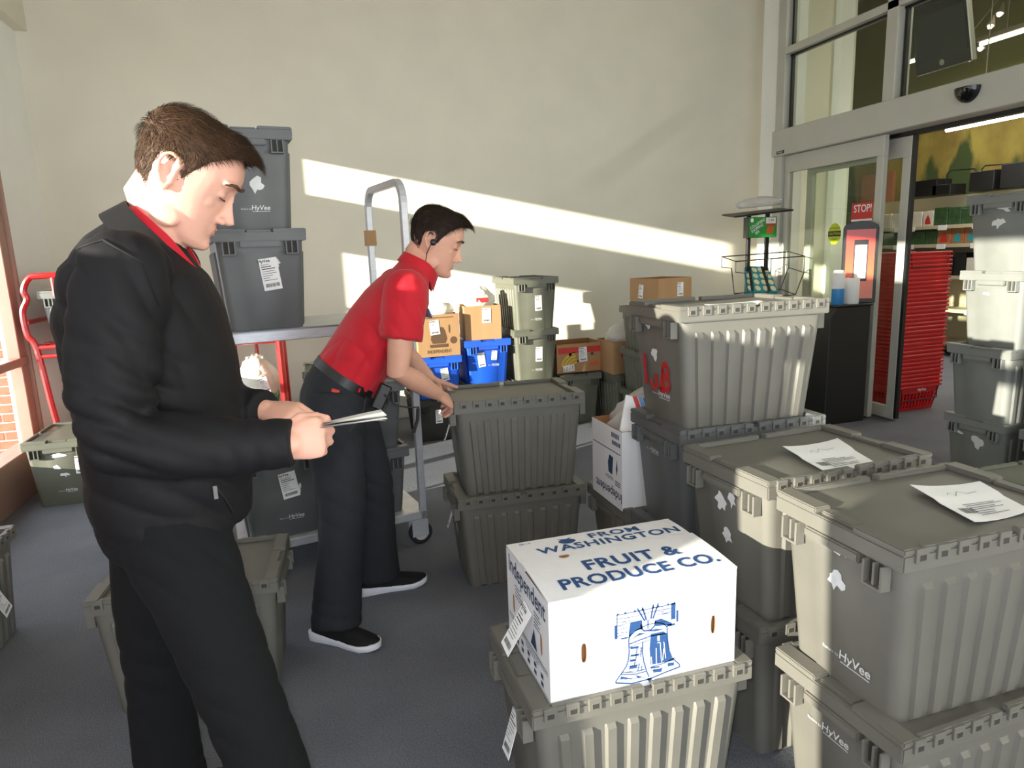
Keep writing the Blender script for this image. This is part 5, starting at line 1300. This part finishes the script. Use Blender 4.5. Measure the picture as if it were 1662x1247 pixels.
def shoe(body, loc, heel, d, ln=0.30, z=0.0):
    """trainer: white sole and black knit upper"""
    d = Vector((d[0], d[1], 0)).normalized(); sd = Vector((-d.y, d.x, 0)); heel = Vector((heel[0], heel[1], z)) - Vector(loc)
    prof = [(0.00, 0.028), (0.03, 0.036), (0.12, 0.038), (0.30, 0.036), (0.45, 0.037), (0.62, 0.046), (0.78, 0.049), (0.90, 0.041), (0.97, 0.026), (1.0, 0.010)]
    def P(t, w, zz): return heel + d * (t * ln) + sd * w + Vector((0, 0, zz))
    out = [(t, w) for t, w in prof] + [(t, -w) for t, w in reversed(prof)]
    hz = lambda t: 0.038 - 0.016 * min(1, t / 0.55) + 0.010 * max(0, (t - 0.8) / 0.2)
    m = MB(); k = len(out)
    m.loft([[P(t, w * s, zf(t)) for t, w in out] for s, zf in ((0.90, lambda t: 0.001 + 0.012 * max(0, (t - 0.82) / 0.18)), (1.0, lambda t: 0.010 + 0.01 * max(0, (t - 0.82) / 0.18)), (1.04, lambda t: hz(t)), (0.97, lambda t: hz(t) + 0.004))])
    s_ = m.build('shoe_sole', 'sole', body, smooth=True, angle=50)
    u = MB(); rings = []
    for t, w, h in ((0.02, 0.020, 0.075), (0.06, 0.031, 0.095), (0.14, 0.035, 0.105), (0.26, 0.036, 0.105), (0.36, 0.037, 0.098), (0.48, 0.038, 0.086), (0.62, 0.044, 0.070), (0.76, 0.046, 0.058), (0.88, 0.039, 0.050), (0.96, 0.024, 0.044), (0.99, 0.010, 0.040)):
        b = hz(t) - 0.006; ring = []
        for a in range(16):
            th = math.pi * a / 15; ring.append(P(t, w * math.cos(th) * (1.0 if h < 0.08 else (1 - 0.25 * math.sin(th))), b + (h - b) * math.sin(th) ** 0.75))
        rings.append(ring)
    u.loft(rings); up = u.build('shoe_upper', 'shoe', body, smooth=True, angle=60)
    for i in range(3):
        for s2 in (-1, 1):
            t = 0.42 + 0.055 * i; e = MB().ell(P(t, s2 * 0.020, 0.0), (0.004, 0.004, 0.0025), 8, 5)
            eo = e.build('eyelet', 'sole', up, smooth=True); eo.location = (0, 0, np.interp(t, [0.36, 0.48, 0.62], [0.0935, 0.083, 0.069]))
        t = 0.40 + 0.06 * i
        MB().tube([P(t, -0.024, np.interp(t, [0.36, 0.62], [0.092, 0.066])), P(t + 0.02, 0, np.interp(t, [0.36, 0.62], [0.101, 0.073])), P(t, 0.024, np.interp(t, [0.36, 0.62], [0.092, 0.066]))], 0.003, 6).build('lace', 'shoe', up)
    return up

def make_person(loc, label, skin, head_c, head_pitch, head_yaw, head_s, build_body, hair_args):
    T = Matrix.Translation(Vector(head_c)) @ Euler((0, 0, head_yaw)).to_matrix().to_4x4() @ Euler((0, head_pitch, 0)).to_matrix().to_4x4() @ Matrix.Scale(head_s, 4)
    mb = MB(); add_head(mb, T); build_body(mb, T)
    me = remesh(mb, 'person', 0.0040, 3, [skin])
    # eye sockets, corner of the mouth, ear bowl: press in with soft brushes
    c = getco(me); Ti = np.array(T.inverted()); loc4 = np.c_[c, np.ones(len(c))] @ Ti.T; h = loc4[:, :3]
    dl = np.zeros_like(h)
    for s in (-1, 1):
        for cen, r, push in (((0.094, 0.024 * s, 0.018), 0.011, (-0.0035, 0, 0)), ((0.086, 0.040 * s, -0.004), 0.013, (-0.002, 0, 0)), ((0.088, 0.021 * s, -0.046), 0.010, (-0.0012, 0, 0)), ((-0.014, 0.084 * s, 0.004), 0.008, (0, -0.006 * s, 0))):
            g = np.exp(-((h - np.array(cen)) ** 2).sum(1) / r ** 2); dl += g[:, None] * np.array(push)
    R3 = np.array(T.to_3x3()); setco(me, c + dl @ R3.T)
    shift(me, loc)
    o = link('person', me); o.location = loc
    tag(o, label, 'person')
    face_parts(o, T, skin, None, loc, None)
    hair(o, T, loc, **hair_args)
    return o, T
def wear(body, loc, name, mb, m, voxel, it, fold=None, **k):
    me = remesh(mb, name, voxel, it, [m])
    if fold is not None: folds(me, fold, **k)
    shift(me, loc); return link(name, me, body)

# ---------------- man in the black jacket
L1 = Vector((-0.33, 1.60, 0.0))
TOR1 = [((-0.322, 1.62, 0.868), .158, .190), ((-0.320, 1.62, 0.96), .165, .198), ((-0.315, 1.62, 1.08), .166, .200), ((-0.322, 1.62, 1.22), .170, .212), ((-0.332, 1.62, 1.33), .163, .222), ((-0.330, 1.62, 1.42), .135, .212), ((-0.318, 1.62, 1.470), .100, .160), ((-0.305, 1.62, 1.503), .074, .088)]
ARM1R = [(-0.315, 1.43, 1.425), (-0.335, 1.40, 1.33), (-0.350, 1.37, 1.21), (-0.335, 1.345, 1.125), (-0.24, 1.32, 1.105), (-0.14, 1.305, 1.098), (-0.044, 1.291, 1.098)]
ARM1L = [(-0.315, 1.81, 1.425), (-0.335, 1.85, 1.33), (-0.34, 1.865, 1.21), (-0.325, 1.84, 1.125), (-0.25, 1.74, 1.11), (-0.175, 1.645, 1.105), (-0.108, 1.585, 1.105)]
LEG1R = [(-0.325, 1.535, 0.92), (-0.29, 1.50, 0.80), (-0.245, 1.45, 0.66), (-0.200, 1.405, 0.51), (-0.165, 1.39, 0.36), (-0.145, 1.385, 0.20), (-0.135, 1.385, 0.055)]
LEG1L = [(-0.36, 1.70, 0.92), (-0.385, 1.71, 0.80), (-0.415, 1.72, 0.64), (-0.432, 1.735, 0.46), (-0.445, 1.755, 0.30), (-0.452, 1.775, 0.15), (-0.455, 1.785, 0.055)]
def body1(mb, T):
    etube(mb, [p for p, a, b in TOR1], [a * 0.80 for _, a, _ in TOR1], [b * 0.80 for *_, b in TOR1], (1, 0, 0))
    etube(mb, [(-0.305, 1.62, 1.46), (-0.272, 1.618, 1.530), T @ Vector((-0.040, 0, -0.055)), T @ Vector((-0.035, 0, -0.01))], [0.064, 0.058, 0.056, 0.05], [0.064, 0.058, 0.054, 0.05], (1, 0, 0))
    for arm in (ARM1R, ARM1L): etube(mb, arm, [.055, .05, .045, .042, .037, .031, .027], [.055, .05, .045, .042, .037, .029, .024], (0, 0, 1) if False else (0.3, 1, 0.2))
    for leg in (LEG1R, LEG1L): etube(mb, leg, [.07, .07, .062, .05, .047, .04, .033], [.07, .07, .062, .05, .047, .04, .033], (1, 0, 0))
    add_hand(mb, (-0.078, 1.294, 1.098), (1, 0.02, 0.07), (-0.05, -0.95, 0.30), (0.0, 0.25, 1.0), [(62, 78, 50), (66, 82, 50), (68, 84, 50), (70, 84, 50)], [(0.055, 0.044, -0.012), (0.082, 0.042, -0.022), (0.105, 0.036, -0.028)], sc=0.95)
    add_hand(mb, (-0.125, 1.598, 1.105), (0.88, -0.48, -0.06), (0.0, -0.35, 0.95), (0.4, 0.9, 0.2), [(40, 45, 30)] * 4, [(0.05, 0.045, -0.012), (0.08, 0.045, -0.02), (0.10, 0.035, -0.025)])
p1, T1 = make_person(L1, 'man in a black jacket looking down at a paper in his hands', 'skin1', (-0.219, 1.612, 1.607), math.radians(32), math.radians(-6), 1.03, body1, dict(m='hair1', top=0.014, side=0.003, quiff=0.012, seed=2))
jb = MB()
etube(jb, [p for p, a, b in TOR1], [a for _, a, _ in TOR1], [b for *_, b in TOR1], (1, 0, 0), 28, False)
for arm in (ARM1R, ARM1L):
    etube(jb, arm, [.082, .080, .073, .070, .063, .056, .050], [.082, .080, .073, .068, .060, .053, .047], (0.3, 1, 0.2), 20, False)
    jb.ell(arm[0], (.084, .084, .080), 14, 9); jb.ell(arm[3], (.070, .068, .066), 12, 8)
wear(p1, L1, 'jacket', jb, 'jacket', 0.0075, 5, [((-0.33, 1.35, 1.14), (0.3, 0, 1), 0.050, 0.010, 0.11), ((-0.33, 1.85, 1.14), (0.3, 0, 1), 0.055, 0.010, 0.11), ((-0.27, 1.40, 1.33), (1, 0, 0.25), 0.08, 0.007, 0.13), ((-0.44, 1.45, 1.38), (1, 0, 0.5), 0.07, 0.006, 0.12), ((-0.2, 1.45, 1.0), (0.5, 0, 1), 0.09, 0.007, 0.15), ((-0.12, 1.30, 1.10), (1, 0, 0.1), 0.04, 0.005, 0.06), ((-0.4, 1.45, 0.98), (0.2, 0, 1), 0.10, 0.006, 0.18), ((-0.30, 1.36, 1.24), (0.5, 0, 0.8), 0.07, 0.008, 0.09)], amp_noise=0.007, nscale=6, stretch=(1, 1, 0.6))
# stand collar folded open, red polo under it
def collar(body, loc, name, m, c, rx, ry, h, tilt, th=0.007, gap=0.5, flare=0.012, drop=0.03):
    mb = MB(); n = 30; lo, hi, hi2, lo2 = [], [], [], []
    for i in range(n + 1):
        a = gap / 2 + (2 * math.pi - gap) * i / n; fr = max(0.0, math.cos(a))
        e = Vector((rx * math.cos(a), ry * math.sin(a), -drop * fr ** 1.5)); d_ = Vector((math.cos(a), math.sin(a), 0))
        lo.append(e); hi.append(e + d_ * flare * 0.3 + Vector((0, 0, h))); hi2.append(e + d_ * (flare * 0.3 + th) + Vector((0, 0, h))); lo2.append(e + d_ * (th + flare) + Vector((0, 0, -0.006 - 0.02 * fr)))
    E = Euler((0, tilt, 0)).to_matrix(); vs = [Vector(c) + E @ p - Vector(loc) for p in lo + hi + hi2 + lo2]; k = n + 1; fs = []
    for i in range(n):
        for q_ in range(4): fs.append((q_ * k + i, q_ * k + i + 1, ((q_ + 1) % 4) * k + i + 1, ((q_ + 1) % 4) * k + i))
    fs += [(0, k, 2 * k, 3 * k), (n, 3 * k + n, 2 * k + n, k + n)]
    mb.add(vs, fs); return mb.build(name, m, body, smooth=True, angle=60)
collar(p1, L1, 'jacket_collar', 'jacket', (-0.302, 1.62, 1.455), 0.094, 0.090, 0.048, 0.84, gap=0.6, flare=0.020, drop=0.02)
collar(p1, L1, 'polo_collar', 'polo', (-0.297, 1.62, 1.461), 0.081, 0.076, 0.054, 0.82, gap=0.3, flare=0.010, drop=0.02)
sh = MB(); etube(sh, [(-0.270, 1.62, 1.475), (-0.258, 1.62, 1.43), (-0.25, 1.62, 1.38)], [0.030, 0.034, 0.025], [0.058, 0.05, 0.035], (1, 0, 0)); wear(p1, L1, 'polo_front', sh, 'polo', 0.006, 3)
tr = MB()
for leg in (LEG1R, LEG1L): etube(tr, leg, [.112, .105, .090, .080, .079, .082, .088], [.105, .100, .088, .078, .076, .078, .082], (1, 0, 0), 22, False)
tr.ell((-0.335, 1.62, 0.885), (.150, .178, .125), 20, 12)
etube(tr, [(-0.33, 1.62, 0.86), (-0.325, 1.62, 1.0)], [.140, .138], [.172, .168], (1, 0, 0), 22, False)
wear(p1, L1, 'trousers', tr, 'trouser1', 0.0085, 4, [((-0.22, 1.42, 0.52), (0.3, 0, 1), 0.07, 0.0035, 0.14), ((-0.30, 1.50, 0.80), (0.7, 0.2, 0.8), 0.07, 0.0035, 0.15), ((-0.43, 1.73, 0.48), (0.2, 0, 1), 0.08, 0.0035, 0.15), ((-0.14, 1.385, 0.10), (0, 0, 1), 0.05, 0.004, 0.10), ((-0.455, 1.78, 0.10), (0, 0, 1), 0.05, 0.004, 0.10)], amp_noise=0.005, nscale=7, stretch=(1, 1, 0.5), seed=3)
shoe(p1, L1, (-0.215, 1.39), (1, -0.05), 0.30); shoe(p1, L1, (-0.535, 1.79), (1, 0.05), 0.30)
zp = [(-0.205, 1.43, 0.985), (-0.198, 1.43, 0.95), (-0.192, 1.432, 0.915)]
# seams: a line of slightly raised piping lying on the jacket
bpy.context.view_layer.update()
JK = [c for c in p1.children if c.name.startswith('jacket') and 'collar' not in c.name][0]
def on_surface(o, p, d):
    ok, hit, nrm, _ = o.ray_cast(Vector(p) - o.matrix_world.translation, Vector(d).normalized()); return (hit + o.matrix_world.translation, nrm) if ok else (Vector(p), Vector((0, -1, 0)))
def seam(body, loc, o, pts, r, m, name, d=(0, 1, 0), n=8):
    P = []
    for a, b in zip(pts[:-1], pts[1:]):
        for k in range(n): P.append(Vector(a).lerp(Vector(b), k / n))
    P.append(Vector(pts[-1])); Q = []
    for p in P:
        h, nr = on_surface(o, p, d); Q.append(h + nr * r * 0.3 - Vector(loc))
    return MB().tube(Q, r, 6).build(name, m, body, smooth=True)
M['zip'] = mat('zip_metal', (120, 118, 116), 0.35, 0.6)
seam(p1, L1, JK, [(-0.40, 1.0, 1.46), (-0.33, 1.0, 1.48), (-0.27, 1.0, 1.44), (-0.255, 1.0, 1.36)], 0.0025, 'jacket', 'shoulder_seam')
zpo = seam(p1, L1, JK, [(-0.215, 1.0, 0.985), (-0.20, 1.0, 0.95), (-0.19, 1.0, 0.905)], 0.0035, 'black', 'pocket_zip')
h_, n_ = on_surface(JK, (-0.214, 1.0, 0.978), (0, 1, 0)); MB().box(-0.004, 0.004, -0.004, 0.002, -0.022, 0.006).build('zip_pull', 'zip', zpo).location = h_ - L1 + n_ * 0.003
# paper in his hands
pp = thing('folded_paper', 'folded white paper held by the man in black', 'paper', (0.065, 1.335, 1.113))
for k, (tl, dz) in enumerate(((0.06, 0.0), (0.16, 0.004), (-0.02, 0.008))):
    m_ = MB(); n = 8; vs = []
    for i in range(n + 1):
        for j in (0, 1):
            x = -0.06 + 0.125 * i / n; vs.append((x, -0.055 + 0.11 * j + 0.01 * k, dz + tl * (x + 0.06) * (0.5 + 0.5 * j) - 0.25 * (x + 0.06) ** 2 * k))
    m_.add(vs + [(x, y, z + 0.0012) for x, y, z in vs], [(2 * i, 2 * i + 1, 2 * i + 3, 2 * i + 2) for i in range(n)] + [(2 * (n + 1) + 2 * i, 2 * (n + 1) + 2 * i + 2, 2 * (n + 1) + 2 * i + 3, 2 * (n + 1) + 2 * i + 1) for i in range(n)])
    o = m_.build('leaf', 'paper', pp, smooth=True); o.rotation_euler = (-0.20, 0.0, 0)

# ---------------- man in the red polo
L2 = Vector((0.13, 2.65, 0.0))
YC = 2.665
TOR2 = [((0.112, YC, 0.965), .128, .168), ((0.150, YC, 1.020), .128, .170), ((0.205, YC, 1.090), .130, .176), ((0.268, YC, 1.165), .133, .188), ((0.325, YC, 1.240), .130, .200), ((0.368, YC, 1.305), .108, .195), ((0.398, YC, 1.360), .075, .130), ((0.418, YC, 1.398), .060, .072)]
SPN = (0.80, 0, -0.60)
ARM2R = [(0.350, 2.485, 1.315), (0.335, 2.465, 1.23), (0.315, 2.455, 1.13), (0.300, 2.465, 1.025), (0.365, 2.52, 0.975), (0.425, 2.58, 0.925), (0.472, 2.632, 0.890)]
ARM2L = [(0.370, 2.850, 1.315), (0.375, 2.875, 1.23), (0.385, 2.895, 1.13), (0.390, 2.925, 1.035), (0.425, 2.94, 0.985), (0.465, 2.955, 0.935), (0.497, 2.965, 0.902)]
LEG2R = [(0.075, 2.575, 0.94), (0.060, 2.555, 0.82), (0.058, 2.53, 0.68), (0.065, 2.505, 0.53), (0.045, 2.49, 0.36), (0.018, 2.475, 0.20), (0.002, 2.465, 0.07)]
LEG2L = [(0.105, 2.755, 0.94), (0.130, 2.765, 0.82), (0.165, 2.775, 0.68), (0.195, 2.785, 0.53), (0.200, 2.795, 0.36), (0.198, 2.805, 0.20), (0.198, 2.81, 0.07)]
def body2(mb, T):
    etube(mb, [p for p, a, b in TOR2], [a * 0.80 for _, a, _ in TOR2], [b * 0.80 for *_, b in TOR2], SPN)
    etube(mb, [(0.40, YC, 1.35), (0.432, YC + 0.005, 1.40), T @ Vector((-0.045, 0, -0.058)), T @ Vector((-0.035, 0, -0.01))], [0.062, 0.060, 0.057, 0.05], [0.062, 0.058, 0.053, 0.05], (1, 0, 0))
    for arm in (ARM2R, ARM2L): etube(mb, arm, [.055, .052, .047, .043, .042, .035, .027], [.055, .052, .048, .044, .040, .032, .024], (1, 0, 0.3))
    for leg in (LEG2R, LEG2L): etube(mb, leg, [.07, .07, .062, .05, .047, .04, .033], [.07, .07, .062, .05, .047, .04, .033], (1, 0, 0))
    add_hand(mb, (0.476, 2.636, 0.888), (0.60, 0.55, -0.50), (0.25, -0.60, 0.70), (0.75, -0.1, 0.6), [(26, 38, 22), (30, 40, 22), (30, 42, 24), (30, 42, 26)], [(0.045, 0.050, -0.006), (0.062, 0.080, -0.012), (0.072, 0.104, -0.018)])
    add_hand(mb, (0.499, 2.966, 0.900), (0.62, 0.30, -0.55), (0.25, 0.30, 0.85), (0.8, -0.55, 0.3), [(26, 38, 22)] * 4, [(0.045, 0.050, -0.004), (0.066, 0.078, -0.006), (0.082, 0.104, -0.008)])
p2, T2 = make_person(L2, 'man in a red polo shirt bending to lift a tote', 'skin2', (0.506, 2.680, 1.484), math.radians(22), math.radians(-16), 1.02, body2, dict(m='hair2', top=0.014, side=0.004, quiff=0.011, seed=5))
pb = MB()
etube(pb, [p for p, a, b in TOR2], [a for _, a, _ in TOR2], [b for *_, b in TOR2], SPN, 28, False)
for arm in (ARM2R, ARM2L):
    etube(pb, [arm[0], arm[1], Vector(arm[1]).lerp(Vector(arm[2]), 0.9)], [.082, .078, .077], [.082, .078, .074], (1, 0, 0.3), 20, False); pb.ell(arm[0], (.082, .082, .078), 14, 9)
wear(p2, L2, 'polo_shirt', pb, 'polo', 0.007, 4, [((0.16, 2.5, 1.02), (0.8, 0, -0.6), 0.07, 0.006, 0.13), ((0.33, 2.47, 1.20), (0.8, 0, 0.3), 0.07, 0.006, 0.10), ((0.25, 2.5, 1.12), (0.9, 0, 0.2), 0.09, 0.006, 0.15), ((0.12, 2.6, 0.99), (0.5, 0.8, 0), 0.06, 0.006, 0.12)], amp_noise=0.006, nscale=7, seed=9)
collar(p2, L2, 'polo_collar', 'polo', (0.432, YC + 0.003, 1.385), 0.070, 0.070, 0.034, 0.52, gap=0.35, flare=0.012, drop=0.03)
tr = MB()
for leg in (LEG2R, LEG2L): etube(tr, leg, [.112, .108, .098, .088, .086, .090, .095], [.106, .104, .094, .084, .080, .080, .082], (1, 0, 0), 22, False)
tr.ell((0.080, 2.665, 0.905), (.140, .182, .135), 20, 12)
etube(tr, [(0.085, YC, 0.92), (0.128, YC, 0.998)], [.138, .127], [.178, .168], SPN, 24, False)
wear(p2, L2, 'trousers', tr, 'trouser2', 0.0085, 4, [((0.05, 2.52, 0.52), (0.3, 0, 1), 0.09, 0.004, 0.14), ((0.12, 2.52, 0.82), (0.7, 0.2, 0.8), 0.07, 0.006, 0.12), ((0.2, 2.78, 0.5), (0.2, 0, 1), 0.08, 0.004, 0.15), ((0.0, 2.46, 0.12), (0, 0, 1), 0.055, 0.004, 0.10)], amp_noise=0.006, nscale=6, stretch=(1, 1, 0.45), seed=6)
bt = MB(); n = 34; E = Euler((0, math.radians(37), 0)).to_matrix(); rgs = []
for dz, k in ((-0.017, 0.97), (-0.017, 1.0), (0.017, 0.99), (0.017, 0.96)):
    rgs.append([Vector((0.122, YC, 0.985)) - L2 + E @ Vector((0.132 * k * math.cos(2 * math.pi * j / n), 0.176 * k * math.sin(2 * math.pi * j / n), dz)) for j in range(n)])
bt.loft(rgs, closed=True).build('belt', 'leather', p2, smooth=True, angle=50)
shoe(p2, L2, (-0.085, 2.535), (0.78, -0.62), 0.30); shoe(p2, L2, (0.11, 2.81), (1, 0.04), 0.30)
# earpiece and its wire
ep = MB().ell(T2 @ Vector((0.000, -0.085, 0.000)) - L2, (0.012, 0.009, 0.013), 12, 8).build('earpiece', 'black', p2, smooth=True)
MB().tube([T2 @ Vector(q_) - L2 for q_ in ((0.004, -0.083, 0.012), (0.006, -0.083, 0.030), (-0.006, -0.088, 0.040), (-0.020, -0.090, 0.036), (-0.028, -0.088, 0.022))], 0.003, 7).build('ear_hook', 'black', ep, smooth=True)
MB().tube([T2 @ Vector((-0.004, -0.088, -0.006)) - L2, T2 @ Vector((-0.010, -0.082, -0.045)) - L2, T2 @ Vector((-0.004, -0.070, -0.085)) - L2, T2 @ Vector((-0.03, -0.064, -0.118)) - L2, Vector((0.455, 2.598, 1.365)) - L2], 0.002, 6).build('ear_wire', 'black', ep, smooth=True)
TRS = [c for c in p2.children if c.name.startswith('trousers')][0]; POL = [c for c in p2.children if c.name.startswith('polo_shirt')][0]
bpy.context.view_layer.update()
rd = MB().box(-0.022, 0.022, -0.016, 0.016, -0.06, 0.04).build('radio', 'black', p2, bevel=0.005); rd.location = Vector((0.245, 2.535, 0.93)) - L2; rd.rotation_euler = (0, 0.5, 0)
MB().tube([Vector(q_) - L2 for q_ in ((0.25, 2.52, 0.93), (0.285, 2.50, 0.89), (0.34, 2.50, 0.875), (0.375, 2.52, 0.87), (0.372, 2.52, 0.83), (0.355, 2.52, 0.79), (0.352, 2.525, 0.775))], 0.0035, 7).build('radio_cable', 'black', p2, smooth=True)
MB().tube([Vector(q_) - L2 for q_ in ((0.373, 2.52, 0.865), (0.368, 2.52, 0.82), (0.350, 2.52, 0.772))], 0.007, 7).build('cable_clip', 'black', p2, smooth=True)
seam(p2, L2, TRS, [(0.185, 2.2, 0.925), (0.165, 2.2, 0.86), (0.11, 2.2, 0.82)], 0.0022, 'dark', 'pocket_seam')
h_, n_ = on_surface(TRS, (0.075, 2.2, 0.965), (0, 1, 0)); o = MB().box(-0.014, 0.014, -0.002, 0.002, -0.006, 0.006).build('brand_tab', 'redprint', p2); o.location = h_ - L2 + n_ * 0.002; o.rotation_euler = (0, 0.35, -0.2)
h_, n_ = on_surface(POL, (0.9, 2.60, 1.22), (-1, 0, 0)); o = MB().box(-0.002, 0.002, -0.035, 0.035, -0.02, 0.02).build('name_badge', 'bluepaper', p2); o.location = h_ - L2 + n_ * 0.004; o.rotation_euler = (0, -0.4, 0.2)
